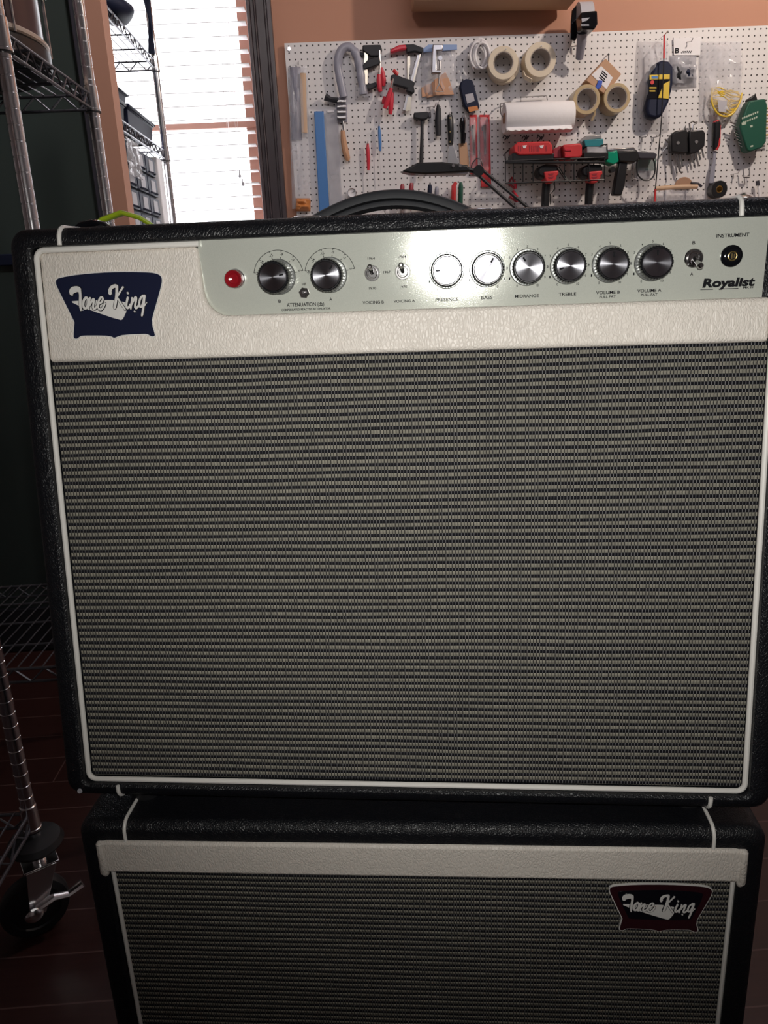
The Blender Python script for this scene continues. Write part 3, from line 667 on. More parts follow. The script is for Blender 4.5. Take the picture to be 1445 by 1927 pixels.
ST = [([(40.9, 421.2), (38.9, 419.5), (37.8, 415.4), (38.6, 412.6), (40.5, 412.9), (42.2, 415.9), (42.5, 420.1), (40.9, 421.2)], 1.0), ([(44.2, 420.7), (41.9, 412.2)], 1.0), ([(42.8, 414.5), (47.1, 420.6), (47.3, 418.5), (45.7, 413.1), (47.0, 411.6), (50.3, 415.0)], .85),
      ([(50.3, 415.7), (53.4, 416.9), (55.1, 419.6), (53.8, 421.4), (51.4, 419.1), (49.8, 414.3), (51.0, 411.2), (53.7, 411.8), (56.1, 416.2)], .85), ([(61.1, 423.2), (61.0, 426.0), (62.9, 428.6), (66.7, 429.4)], 1.35), ([(67.2, 429.4), (66.4, 422.0), (63.8, 412.1)], 1.1),
      ([(72.0, 428.0), (66.4, 420.6)], 1.1), ([(66.8, 419.9), (72.2, 410.9)], 1.0), ([(75.3, 420.0), (73.3, 413.5), (74.6, 411.1), (77.4, 414.8)], .9), ([(75.55, 423.5), (75.7, 423.2)], 1.1), ([(78.9, 419.5), (77.1, 411.3)], .95), ([(77.7, 414.1), (81.6, 420.4), (82.6, 419.4), (80.5, 412.6), (81.5, 410.8), (84.7, 414.5)], .85),
      ([(88.2, 421.2), (85.2, 418.6), (84.1, 413.9), (85.6, 411.7), (87.7, 415.1), (88.9, 420.5)], .85), ([(89.3, 421.2), (87.6, 411.7), (85.8, 405.5)], .85), ([(87.4, 411.7), (90.3, 415.4)], .6)]
DOT = [([(80.0, 409.1), (80.2, 408.9)], .9)]
def badge(par, M, inner, outer_mat, rim, loc=None):
    kw = dict(parent=par, local=loc is None)
    if loc is not None: kw['loc'] = loc
    sc = lambda P: [(x / 1000, z / 1000) for x, z in P]
    O_ = sc(chaikin(OUT, 1))
    mk = lambda: MB(M)
    b0 = mk().poly(offset_poly(O_, rim), -.0010, .0016).obj('badge', 'badge_white', **kw)
    b1 = mk().poly(O_, -.0014, .0).obj('badge_plate', outer_mat, **kw)
    if inner: mk().poly(sc(chaikin(INN, 2)), -.0016, -.0005).obj('badge_field', inner, **kw)
    mk().poly(sc(chaikin(LG['dia'], 1)), -.0018, -.0008).obj('badge_wedge', 'badge_white', **kw)
    def strokes(grow, y0, y1, nm_, mt_):
        m = mk()
        m.poly(offset_poly(sc(chaikin(LG['T'], 1)), grow), y0, y1)
        for k, (P, wd_) in enumerate(ST + DOT):
            Q = chaikin(P, 2, False) if len(P) > 2 else P
            e = 0.00002 * k
            m.tube([(x / 1000, y0 + .00008 - e * .3, z / 1000) for x, z in Q], [(wd_ / 1000 + grow) * (.72 if i in (0, len(Q) - 1) else 1) for i in range(len(Q))], 8, flat=.12, up=(0, 1, 0))
            for x, z in (Q[0], Q[-1]): m.cyl((x / 1000, y0, z / 1000), (x / 1000, y1, z / 1000), (wd_ / 1000 + grow) * .72, seg=14)
        m.obj(nm_, mt_, **kw)
    strokes(.00058, -.0020, -.0010, 'badge_outline', 'badge_black')
    strokes(0, -.0024, -.0013, 'badge_lettering', 'badge_white')
badge(amp, Matrix.Translation((0, -.0012, 0)), None, 'badge_flare_navy', .0008)
# the lower badge is the same emblem, lettering and all
badge(cab, Matrix.Translation((.4610 - .0165, .0022, -.0902 - .3888)), 'badge_black', 'badge_maroon', .0007, OFF)

# small screw at the lower left of the frame
aob(MB().cyl((-.004, -.0092, -.006), (-.004, -.0104, -.006), .0024, .0018, 14), 'screw', 'label_grey')
# handle on top
m = MB(); hy = .105; hz = lambda x: .4755 + SH * hy
P = []; x0, x1 = .204, .358
for i in range(33):
    t = i / 32; x = x0 + (x1 - x0) * t; P.append((x, hy, .4868 + .0232 * math.sin(PI * t) ** .85))
def strap(P, hw, th, ridge):
    m = MB(); L = []
    for i, p in enumerate(P):
        p = Vector(p); t = (Vector(P[min(i + 1, 32)]) - Vector(P[max(i - 1, 0)])).normalized(); up_ = Vector((-t.z, 0, t.x))
        sec = [(-hw, -th), (-hw * .5, -th), (0, -th), (hw * .5, -th), (hw, -th), (hw * 1.05, 0), (hw, th * .6), (hw * .75, th), (hw * .45, th * ridge), (0, th * 1.1), (-hw * .45, th * ridge), (-hw * .75, th), (-hw, th * .6), (-hw * 1.05, 0)]
        L.append([p + Vector((0, a, 0)) + up_ * b for a, b in sec])
    return m.loft(L)
aob(strap(P, .013, .0040, .5), 'handle', 'black_matte')
aob(strap([(x, y, z - .0065) for x, y, z in P], .008, .0025, 1.0), 'handle_lining', 'black_matte')
for x in (x0 + .002, x1 - .002):
    aob(MB().box((x - .014, hy - .017, hz(0) - .002), (x + .014, hy + .017, hz(0) + .006)), 'handle_cap', 'chrome', bevel=.003)
# feet between amplifier and cabinet, upright in the world
wu = (AM.to_3x3().inverted() @ Vector((0, 0, 1)))
for x in (.04, .535):
    for y in (.03, .20):
        z = -.0125 + SH * y; w0 = AM @ Vector((x, y, z)); h = w0.z - .7427
        p = Vector((x, y, z)) + wu * .002; aob(MB().cyl(p, p - wu * (h + .002), .016, .014), 'foot', 'rubber')
# lime strap and its clip on the amplifier's top
hl = .4755 + SH * .12
ls = thing('lime_strap', 'bright lime green strap draped on top of the amplifier at its left end', 'strap', AM @ Vector((.0, .12, hl)))
def A3(x, y, z): return AM @ Vector((x, y, z))
m = MB(); m.tube([A3(-.0225, .12, .455), A3(-.0225, .12, .478), A3(-.015, .12, .4925), A3(-.002, .11, .4955), A3(.012, .11, .503), A3(.030, .11, .508), A3(.046, .11, .503), A3(.060, .12, .4935), A3(.078, .12, .4925)], .0022, 8, flat=3.2, up=(0.1, .98, -.1)); m.obj('webbing', 'lime', ls)
m = MB(); m.tube([A3(.006, .06, .4835), A3(.014, .06, .4885), A3(.024, .06, .490), A3(.034, .06, .4875), A3(.038, .06, .483)], .0035, 10, flat=1.5, up=(.1, .98, -.1)); m.obj('buckle', 'black_gloss', ls)

# ================================================================== tools on the pegboard
def T(name, label, cat, px, py, d=0.0, group=None): return thing(name, label, cat, B(px, py, d), group)
def hook(par, px, py, d=.05, r=.0016):
    MB().tb([(px, py - 3, 0), (px, py - 2, d * .5), (px, py + 1, d), (px + .5, py - 5, d + .003)], r).obj('hook', 'dull_steel', par)

# far left: long bag with a stick
t = T('plastic_bag', 'long clear plastic bag holding a wooden stick, at the left edge of the pegboard', 'bag', 562, 122, 0)
MB().pillow(541, 122, 577, 392, .004, .055, 18, 1, .5, 8).obj('film', 'clear_film', t)
MB().tb([(570, 138, .03), (571, 190, .03), (573, 250, .03)], .013, 10, .5).obj('wooden_stick', 'wood_light', t)
MB().pillow(545, 124, 565, 262, .01, .045, 10, 3, .5, 3).obj('dark_contents', 'bag_grey', t)
MB().pillow(556, 372, 584, 397, .01, .05, 10, 5, .4).obj('orange_contents', 'orange_plastic', t)
hook(t, 561, 120)
o = MB().pr([(591, 210), (609, 210), (620.5, 405), (601, 405)], .004, .022).obj('straight_edge', 'blue_plastic', bevel=.003, loc=B(600, 210)); tag(o, 'long blue bar hanging upright beside the clear sleeve', 'bar')
t = T('clear_sleeve', 'long grey translucent sleeve hanging just right of the blue bar', 'sleeve', 625, 207)
MB().pr([(613, 210), (634, 206), (645, 405), (623, 405)], .004, .02).obj('film', 'cloudy_film', t)
MB().pr([(616, 208), (629, 207), (629, 211), (616, 212)], .02, .024).obj('paper_tag', 'label_white', t)
# looped clear hose
P = [(647, 183, .03), (640, 150, .03), (634, 120, .03), (640, 95, .03), (653, 86, .03), (666, 93, .03), (675, 115, .03), (679, 145, .03), (684, 178, .03)]
t = T('plastic_wrapped_loop', 'grey horseshoe loop wrapped in clear plastic at the upper left of the pegboard', 'loop', 655, 85)
Q = chaikin(P, 2, False); MB().tb(Q, [.017 + .004 * noise.noise(Vector((i * .6, 2, 1))) for i in range(len(Q))], 12, .7).obj('loop', 'bag_grey', t)
MB().pillow(668, 160, 694, 186, .005, .05, 8, 8, .6).obj('film', 'clear_film', t)
# paint comb with wooden handle
t = T('comb_brush', 'steel toothed comb tool with a wooden handle, below the grey loop', 'brush', 640, 176)
for k in range(4): MB().bx(634, 189 + k * 10, 651, 194 + k * 10, .008, .04).obj('blade', 'dull_steel', t, .002)
MB().bx(632, 184, 653, 230, .006, .018).obj('back_plate', 'bag_grey', t, .003)
MB().tb([(612, 182, .03), (622, 187, .03), (636, 189, .03)], [.016, .010, .012]).obj('clamp_knob', 'black_matte', t)
MB().tb([(645, 228, .02), (648, 248, .02)], .006).obj('ferrule', 'chrome', t)
MB().tb([(645, 246, .02), (646, 262, .02), (650, 285, .02), (654, 298, .02), (655, 303, .02)], [.010, .012, .014, .012, .006]).obj('handle', 'wood_tan', t)

# clamps
def red_grips(t, pts):
    for P in pts: MB().tb(P, [.008] + [.011] * (len(P) - 2) + [.008], 10).obj('grip', 'red_handle', t)
t = T('bar_clamp', 'black bar clamp with pale steel bar and red grips, leftmost of the clamps', 'clamp', 688, 85, .02, 'bar clamps on the pegboard')
MB().pr([(682, 86), (716, 85), (719, 95), (716, 107), (697, 107), (682, 96)], .012, .034).obj('fixed_jaw', 'black_matte', t, .004)
MB().bx(685, 95, 692, 160, .018, .028).obj('bar', 'gold_steel', t, .001)
MB().pr([(694, 112), (714, 108), (716, 121), (692, 130), (683, 132), (682, 124)], .010, .036).obj('sliding_jaw', 'black_matte', t, .003)
MB().pr([(675, 98), (684, 99), (684, 106), (675, 104)], .01, .02).obj('jaw_pad', 'black_matte', t, .002)
MB().tb([(714, 95, .03), (715, 125, .03), (714, 142, .03)], .005).obj('screw', 'chrome', t)
red_grips(t, [[(713, 140, .035), (713, 150, .035), (714, 165, .035), (716, 173, .035)], [(717, 128, .02), (720, 140, .02), (722, 152, .02), (722, 162, .02)]])
MB().pr([(688, 160), (708, 155), (709, 163), (697, 169), (689, 168)], .012, .03).obj('end_stop', 'black_matte', t, .003)
t = T('bar_clamp', 'large bar clamp with a long slanting steel bar, black head and red grip', 'clamp', 775, 88, .02, 'bar clamps on the pegboard')
MB().pr([(733, 95), (750, 86), (763, 85), (765, 94), (750, 97), (735, 102)], .010, .04).obj('grip', 'red_handle', t, .006)
MB().pr([(757, 85), (778, 84), (796, 91), (794, 101), (780, 98), (765, 101), (764, 93)], .010, .034).obj('fixed_jaw', 'black_matte', t, .004)
MB().pr([(785, 103), (790, 104), (770, 209), (757, 208)], .012, .022).obj('bar', 'dull_steel', t, .001)
MB().pr([(790, 101), (792, 102), (779, 155), (776, 155)], .022, .025).obj('bar_edge', 'gold_steel', t)
MB().pr([(768, 182), (774, 182), (773, 208), (763, 209)], .022, .025).obj('bar_tip', 'gold_steel', t)
t = T('bar_clamp', 'black sliding-jaw clamp with two red grips spread like legs, below the large clamp', 'clamp', 752, 146, .03, 'bar clamps on the pegboard')
MB().pr([(735, 143), (741, 141), (775, 153), (781, 157), (778, 163), (780, 174), (776, 177), (763, 171), (766, 167), (740, 160), (735, 150)], .022, .050).obj('sliding_jaw', 'black_matte', t, .004)
MB().tb([(741, 133, .04), (744, 136, .045), (748, 140, .04)], .008).obj('release_button', 'red_plastic', t)
MB().tb([(740, 148, .05), (737, 162, .05), (734, 172, .05)], .005).obj('screw', 'chrome', t)
red_grips(t, [[(736, 166, .05), (732, 180, .05), (727, 195, .05), (724, 204, .05)], [(737, 174, .04), (736, 190, .04), (735, 205, .04), (734, 215, .04)], [(724, 182, .02), (723, 190, .02), (722, 196, .02)]])
t = T('bar_clamp', 'second narrow steel bar hanging behind the large slanting clamp', 'clamp', 768, 104, .008, 'bar clamps on the pegboard')
MB().pr([(766, 104), (772, 104), (770, 150), (766, 150)], .002, .008).obj('bar', 'gold_steel', t, .001)

# zip bag of wooden shims, G clamp over it
t = T('zip_bag', 'clear zip bag of wooden shims with a blue seal, behind the steel G clamp', 'bag', 828, 84, 0)
MB().pillow(793, 86, 860, 186, .004, .03, 14, 11, .5).obj('film', 'clear_film', t)
MB().pr([(796, 92), (806, 84), (860, 84), (860, 94), (797, 99)], .020, .026).obj('zip_seal', 'zip_blue', t, .002)
for k, q in enumerate([[(793, 165), (806, 158), (810, 180), (794, 183)], [(800, 160), (812, 157), (815, 182), (803, 184)], [(812, 156), (838, 135), (846, 152), (854, 178), (815, 180)], [(817, 150), (828, 145), (836, 178), (818, 180)]]):
    MB().pr(q, .008 + k * .004, .013 + k * .004).obj('shim', 'shim_wood', t, .001)
t = T('g_clamp', 'silver steel G clamp hanging in front of the bag of shims', 'clamp', 822, 84, .03)
MB().pr([(814, 84), (833, 84), (833, 96), (821, 97), (821, 132), (830, 132), (829, 139), (811, 139), (812, 110)], .034, .056).obj('frame', 'dull_steel', t, .004)
MB().tb([(828, 111, .045), (827, 135, .045), (826, 160, .045)], .004).obj('screw', 'dull_steel', t)
MB().ck(828, 110, .036, .052, .009).obj('swivel_pad', 'dull_steel', t)
MB().tb([(826, 158, .045), (819, 172, .05), (834, 172, .05), (826, 158, .045)], .004).obj('wing_handle', 'chrome', t)
MB().bx(811, 135, 829, 140, .030, .034).obj('foot_plate', 'dark_trim', t, .002)

# screwdriver row
def handle_tool(name, label, cat, handle, hm, rad, shaft=None, sm='dull_steel', sr=.003, group=None, flat=None, hk=True):
    t = T(name, label, cat, handle[0][0], handle[0][1], 0, group); n = len(handle)
    MB().tb(handle, rad if isinstance(rad, list) else [rad * .6] + [rad] * (n - 2) + [rad * .7], 12, flat).obj('handle', hm, t)
    if shaft: MB().tb(shaft, sr, 8).obj('shaft', sm, t)
    if hk: hook(t, handle[0][0], handle[0][1], .035)
    return t
t = T('hammer', 'black hammer hanging head up below the bag of shims', 'hammer', 795, 212, .03)
MB().pr([(778, 213), (805, 211), (805, 223), (799, 226), (790, 226), (778, 223)], .012, .045).obj('head', 'black_matte', t, .004)
MB().bx(805, 212, 811, 222, .018, .040).obj('striking_face', 'dark_trim', t, .003)
MB().tb([(794, 224, .028), (794, 250, .028), (793, 290, .028), (792, 330, .028)], [.007, .007, .009, .009], 10).obj('handle', 'black_matte', t)
handle_tool('file', 'dark file handle hanging on a hook right of the hammer', 'file', [(824, 197, .02), (825, 205, .02), (824, 230, .02), (825, 255, .02)], 'black_matte', [.005, .011, .014, .012], None)
t = handle_tool('putty_knife', 'putty knife with black riveted handle and wide steel blade', 'putty knife', [(846, 216, .02), (847, 224, .02), (848, 250, .02), (848, 272, .02)], 'black_plastic', [.010, .014, .013, .011])
MB().pr([(845, 272), (852, 272), (862, 305), (862, 322), (842, 322), (842, 305)], .018, .021).obj('blade', 'dull_steel', t)
for py in (222, 248, 267): MB().ck(847, py, .03, .036, .003).obj('rivet', 'brass', t)
t = handle_tool('folding_knife', 'black folding knife with a steel clip, right of the putty knife', 'knife', [(870, 222, .02), (870, 235, .02), (872, 250, .02), (871, 270, .02)], 'black_gloss', [.010, .014, .013, .010])
MB().tb([(875, 216, .035), (877, 230, .035), (876, 250, .035)], .004, 8, .4).obj('clip', 'chrome', t)
o = MB().pr([(863, 270), (878, 268), (884, 318), (866, 322)], .004, .010).obj('blade_card', 'cardboard', bevel=.002, loc=B(872, 270)); tag(o, 'small tan and pink card of blades hanging below the folding knife', 'card')
t = handle_tool('needle_driver', 'small red handled screwdriver with a clear shaft, left of the blue one', 'screwdriver', [(692, 270, .02), (692, 282, .02), (693, 300, .02), (693, 320, .02)], 'red_handle', .008, [(694, 320, .02), (696, 360, .02)], 'label_white', .0016, 'small screwdrivers on the pegboard')
t = handle_tool('needle_driver', 'small blue handled screwdriver with a long thin shaft, beside the red one', 'screwdriver', [(713, 237, .02), (714, 250, .02), (715, 270, .02), (715, 284, .02)], 'blue_plastic', .007, [(715, 284, .02), (716, 320, .02), (717, 346, .02)], 'label_white', .0014, 'small screwdrivers on the pegboard')
# dial gauge
t = T('dial_gauge', 'small round dial gauge with a white face, above the amplifier handle at left', 'gauge', 662, 362, .01)
MB().ring(662, 363, .01, .03, .0205, .0165).obj('bezel', 'chrome', t); MB().ck(662, 363, .012, .024, .0168).obj('face', 'label_white', t)
MB().tb([(662, 363, .026), (667, 360, .026)], .0008, 6).obj('needle', 'ink', t)
# plier handles just above the strap
for px, py, mt_, lab in ((757, 346, 'dark_red', 'dark red tool handle poking up behind the strap, left of its twin'), (774, 344, 'dark_red', 'dark red tool handle poking up behind the strap, right of its twin'), (809, 347, 'navy_plastic', 'navy tool handle poking up behind the amplifier strap'), (822, 351, 'bag_grey', 'narrow grey tool handle beside the navy one behind the strap')):
    handle_tool('pliers', lab, 'pliers', [(px, py, .03), (px, py + 5, .03), (px - 1, py + 20, .03), (px - 1, py + 45, .03)], mt_, [.006, .010, .010, .010], None, group='tool handles behind the strap', hk=False)
t = T('pliers', 'tool with one red and one green handle, right end of the row behind the strap', 'pliers', 860, 342, .02, 'tool handles behind the strap')
MB().tb([(858, 343, .03), (854, 350, .03), (853, 390, .03)], [.007, .011, .011]).obj('handle', 'red_plastic', t)
MB().tb([(867, 343, .03), (867, 352, .03), (866, 390, .03)], [.007, .011, .011]).obj('handle', 'green_plastic', t)
# keyring and peg seen under the strap
o = MB().torus(B(735, 393, .03), (0, 1, 0), .030, .0015).obj('wire_ring', 'chrome', loc=B(735, 393, .03)); tag(o, 'thin shiny wire ring seen under the amplifier strap', 'ring')
o = MB().tb([(773, 384, .03), (773, 410, .03)], .0035).obj('metal_rod', 'chrome', loc=B(773, 384, .03)); tag(o, 'short bright metal rod seen under the amplifier strap', 'rod')

# swing-arm lamp
t = T('desk_lamp', 'black swing-arm lamp with a flat head, its arms crossing down behind the amplifier', 'lamp', 900, 320, .2)
q = .22
MB().pr([(755, 324), (785, 308), (830, 307), (878, 313), (882, 325), (800, 330), (770, 328)], q - .03, q + .05).obj('shade', 'black_plastic', t, .006)
MB().pr([(768, 324), (878, 324), (878, 329), (790, 330)], q - .02, q + .04).obj('diffuser', 'label_grey', t, .002)
MB().tb([(878, 318, q), (890, 322, q), (902, 322, q)], .010).obj('neck', 'black_plastic', t)
for px in (853, 866): MB().ck(px, 312, q + .05, q + .058, .006).obj('knob', 'chrome', t)
MB().ck(900, 322, q - .012, q + .012, .022).obj('joint', 'black_plastic', t)
for a, b in (((903, 316), (995, 392)), ((898, 328), (975, 396))): MB().tb([(*a, q), (*b, q)], .0065, 8).obj('arm', 'black_matte', t)
MB().tb([(886, 322, q), (888, 308, q), (896, 298, q), (905, 300, q), (908, 312, q)], .0022).obj('cable', 'black_plastic', t)
MB().cyl(B(985, 398, q), (B(985, 398, q).x, B(985, 398, q).y, .90), .011).obj('post', 'black_plastic', t)

# cable coil
t = T('cable_coil', 'coil of clear white cable hanging left of the masking tape', 'cable', 905, 78, .02)
for k in range(7):
    MB_ = MB(); c = B(903 + .8 * k * (-1) ** k, 101 + k * .6, .015 + .008 * k)
    MB_.tube([(c.x + (.040 - .0016 * k) * math.cos(a), c.y + .003 * math.sin(3 * a + k), c.z + (.056 - .0015 * k) * math.sin(a)) for a in [2 * PI * i / 36 for i in range(36)]], .0042, 8, close=True)
    MB_.obj('turn', 'label_white', t)
MB().tb([(887, 118, .04), (890, 126, .05), (893, 131, .05)], [.004, .004, .007]).obj('plug', 'chrome', t)
hook(t, 905, 78, .06)
# masking tapes
def roll(name, label, px, py, d0, d1, R, r, mt_, group, core='tape_core', cat='tape roll'):
    t = T(name, label, cat, px, py, 0, group)
    MB().ring(px, py, d0, d1, R, r + .003).obj('tape', mt_, t); MB().ring(px, py, d0, d1 + .0004, r + .003, r).obj('core', core, t)
    return t
roll('masking_tape', 'cream masking tape roll in front, next to the cable coil', 947, 118, .045, .085, .0635, .039, 'masking_tape', 'masking tape rolls')
roll('masking_tape', 'cream masking tape roll behind another, its edge showing below and right', 949, 124, .004, .043, .066, .042, 'masking_tape', 'masking tape rolls')
t = roll('masking_tape', 'thick cream masking tape roll hanging alone, right of the pair', 1017, 112, .004, .085, .0665, .040, 'masking_tape', 'masking tape rolls')
MB().tb([(984, 138, .06), (988, 146, .07), (1000, 152, .075)], .006, 8, 3).obj('loose_end', 'masking_tape', t)
for px, py in ((951, 92), (1018, 86)):
    o = MB().tb([(px, py + 8, 0), (px, py + 7, .06), (px + 1, py, .092)], .0018).obj('peg_hook', 'dull_steel', loc=B(px, py)); tag(o, 'wire hook holding the %s masking tape' % ('left' if px < 1000 else 'right'), 'hook')
# tape gun
t = T('tape_gun', 'black tape dispenser with a clear tape roll, on a hook over the pegboard edge', 'tape dispenser', 1095, 40, .1)
pa, pb_ = B(1086, 34, .11), B(1111, 33, .11); MB().lathe(pa, pb_ - pa, [(.036, 0), (.056, 0), (.056, (pb_ - pa).length), (.036, (pb_ - pa).length)], 40).obj('tape', 'label_grey', t)
MB().pr([(1076, 20), (1084, 10), (1088, 30), (1088, 62), (1082, 78), (1073, 74), (1074, 40)], .08, .095).obj('side_plate', 'black_gloss', t, .003)
MB().pr([(1087, 30), (1117, 27), (1118, 52), (1112, 62), (1088, 62)], .10, .20).obj('cutter_housing', 'black_gloss', t, .006)
MB().pr([(1094, 35), (1110, 33), (1104, 39), (1095, 42)], .20, .203).obj('cutter_blade', 'chrome', t)
MB().bx(1093, 46, 1108, 49, .20, .203).obj('cutter_blade', 'chrome', t)
MB().tb([(1095, 60, .13), (1094, 80, .1), (1090, 110, .06)], [.022, .020, .016], 12).obj('handle', 'bag_grey', t)
MB().tb([(1072, 98, .02), (1075, 88, .05), (1098, 84, .09), (1102, 66, .1)], .0025).obj('hook', 'dull_steel', t)
MB().tb([(1074, 90, .03), (1075, 103, .03)], .005).obj('hook_clip', 'chrome', t)
# packaged tool
t = T('packaged_tool', 'dark packaged tool with an orange-yellow label, tilted below the cable coil', 'package', 878, 152, .01)
MB().pr([(864, 165), (866, 155), (876, 150), (888, 152), (892, 165), (902, 205), (882, 212), (872, 200)], .010, .045).obj('body', 'navy_plastic', t, .006)
MB().pr([(875, 178), (890, 175), (893, 190), (879, 195)], .045, .047).obj('print', 'label_grey', t); MB().pr([(880, 202), (898, 199), (900, 207), (883, 211)], .045, .047).obj('label', 'orange_plastic', t)
MB().pr([(890, 172), (895, 172), (905, 206), (900, 208)], .02, .03).obj('film', 'clear_film', t); hook(t, 882, 150, .03)
# red blade sleeves
for P, lab, a in (([(883, 216), (897, 216), (899, 328), (885, 328)], 'narrow red sleeve in clear plastic, left of its twin beside the towel roll', 0), ([(902, 216), (921, 216), (924, 352), (905, 352)], 'wide red sleeve in clear plastic, nearer the towel roll', 1)):
    t = T('tool_sleeve', lab, 'package', P[0][0] + 8, 214, .01, 'red sleeves on the pegboard')
    MB().pr(P, .006, .014).obj('backing', 'red_plastic', t, .002)
    c = (P[0][0] + P[1][0]) / 2
    MB().tb([(c, 235, .02), (c + 1, 262, .02), (c + 1.5, 290, .02)], [.008, .006, .005]).obj('blade', 'dull_steel', t)
    MB().bx(c - 5, 238, c + 3, 246, .014, .02).obj('dark_clip', 'dark_trim', t)
    MB().pillow(P[0][0], 218, P[1][0], 325, .012, .03, 8, 4 + a, .4).obj('film', 'clear_film', t); hook(t, c, 216, .03)
# paper towel
t = T('paper_towel_roll', 'white paper towel roll on a wire holder in the middle of the pegboard', 'paper towels', 1010, 220, .08)
a_, b_ = B(948, 223, .085), B(1076, 219, .085); dx_ = (b_ - a_).normalized()
MB().lathe(a_, b_ - a_, [(.021, .002), (.0585, 0), (.0605, .004), (.0605, (b_ - a_).length - .004), (.0585, (b_ - a_).length)], 48).obj('roll', 'paper_white', t)
MB().cyl(a_ - dx_ * .001, a_ + dx_ * .03, .021, seg=24).obj('core', 'cardboard_dark', t)
m = MB(); q0 = a_ + Vector((0, -.052, -.025)); q1 = b_ + Vector((-.012, -.052, -.025))
G = [[m._v((a.x, a.y + .010 * math.sin(j * .8) , a.z - .0065 * j + (.003 * math.sin(i * 1.9) if j == 5 else 0))) for j in range(6)] for i, a in [(i, q0.lerp(q1, i / 30)) for i in range(31)]]
for i in range(30):
    for j in range(5): m.bm.faces.new((G[i][j], G[i + 1][j], G[i + 1][j + 1], G[i][j + 1]))
o = m.obj('loose_sheet', 'paper_white', t); s_ = o.modifiers.new('s', 'SOLIDIFY'); s_.thickness = .001
MB().tb([(980, 192, .01), (980, 183, .02), (1028, 180, .02), (1030, 188, .03)], .0025).tb([(942, 195, .02), (941, 198, .06), (942, 213, .09), (947, 222, .095)], .003).tb([(942, 195, .02), (962, 191, .01)], .0025).obj('wire_holder', 'dull_steel', t)
# brown box with label
t = T('parcel_box', 'small brown cardboard box with a white label and blue tape, tilted on the pegboard', 'box', 1132, 150, .02)
MB().pr([(1135, 114), (1164, 143), (1135, 182), (1098, 155)], .006, .075).obj('carton', 'cardboard', t, .002)
MB().pr([(1131, 124), (1153, 146), (1141, 168), (1113, 141)], .075, .0765).obj('label', 'label_white', t)
m = MB()
for k in range(4): a = (1133 - k * 2 + k % 2, 132 + k * 4); m.pr([a, (a[0] + 10, a[1] + 9), (a[0] + 9, a[1] + 11), (a[0] - 1, a[1] + 2)], .0765, .077)
m.obj('label_print', 'ink', t)
MB().pr([(1126, 151), (1134, 152), (1131, 164), (1124, 169), (1120, 165)], .0766, .081).obj('blue_tape', 'bright_blue', t, .003)
t = roll('packing_tape', 'brown packing tape roll under the left corner of the tilted box', 1104, 187, .004, .085, .0585, .041, 'packing_tape', 'packing tape rolls')
MB().tb([(1118, 196, .08), (1119, 215, .07), (1113, 227, .06)], .005, 8, .4).obj('loose_end', 'packing_tape', t)
roll('packing_tape', 'brown packing tape roll under the right corner of the tilted box', 1161, 184, .004, .085, .0575, .041, 'packing_tape', 'packing tape rolls')
o = MB().tb([(1145, 101, 0), (1145, 101, .03), (1145.5, 122, .034)], .0024).obj('peg_hook', 'dark_trim', loc=B(1145, 101)); tag(o, 'thin dark hook above the tilted cardboard box', 'hook')

# rack with chargers and cordless tools
t = T('wire_rack', 'black wire rack holding the red charger and cordless tools', 'rack', 1040, 305, .08)
m = MB()
for d in (.01, .13):
    for py in (300, 342): m.tb([(951, py + 3, d), (1137, py - 4, d)], .003)
for px in (951, 966, 984, 1003, 1062, 1080, 1108, 1137):
    m.tb([(px, 302, .01), (px, 302, .13), (px, 342, .13), (px, 342, .01)], .0024)
for k in range(8): m.tb([(955 + k * 24, 302, .01), (955 + k * 24, 302, .13)], .0022)
m.tb([(951, 300, .13), (950, 290, .10), (955, 284, .05), (960, 282, .01)], .003).tb([(1130, 274, .13), (1142, 271, .13), (1142, 290, .12), (1137, 302, .13)], .003)
m.obj('rack_wires', 'black_plastic', t)
MB().bx(951, 303, 1138, 308, .128, .136).obj('front_rail', 'black_plastic', t, .002)
t = T('battery_charger', 'wide red and black battery charger with vents, at the left end of the rack', 'charger', 995, 300, .07)
MB().bx(960, 291, 1037, 306, .02, .12).obj('base', 'black_plastic', t, .004)
MB().pr([(962, 278), (970, 271), (1028, 269), (1033, 275), (1035, 294), (972, 296), (962, 290)], .02, .125).obj('housing', 'red_plastic', t, .006)
m = MB()
for px in (975, 979, 996, 1000, 1004, 1008, 1012, 1027): m.pr([(px, 274), (px + 1.6, 274), (px + 1.6, 284 if px < 990 or px > 1020 else 285), (px, 285)], .125, .1262)
m.obj('vents', 'dark_red', t)
for px in (987, 1019): MB().pr([(px - 4, 274), (px + 4, 273), (px + 2, 279), (px - 2, 279)], .125, .127).obj('emblem', 'label_white', t)
t = T('battery_pack', 'boxy red battery pack between the charger and the teal case', 'battery', 1065, 288, .08)
MB().pr([(1036, 284), (1050, 276), (1052, 300), (1036, 300)], .03, .11).obj('rear_block', 'dark_red', t, .004)
MB().pr([(1053, 276), (1086, 273), (1089, 278), (1089, 296), (1084, 300), (1056, 301)], .03, .135).obj('housing', 'red_plastic', t, .006)
for py in (280, 292): MB().bx(1063, py, 1075, py + 4, .135, .138).obj('latch', 'red_handle', t, .001)
t = T('plastic_case', 'teal topped clear case with black base at the right end of the rack', 'case', 1110, 285, .08)
MB().bx(1092, 290, 1138, 303, .03, .13).obj('base', 'black_plastic', t, .003)
MB().pr([(1094, 266), (1130, 264), (1130, 278), (1096, 279)], .04, .12).obj('lid', 'teal_plastic', t, .003)
MB().bx(1099, 279, 1136, 291, .04, .125).obj('window', 'cloudy_film', t, .002)
MB().pr([(1087, 268), (1098, 258), (1127, 255), (1128, 263), (1096, 267), (1090, 284)], .03, .09).obj('silver_top', 'dull_steel', t, .003)
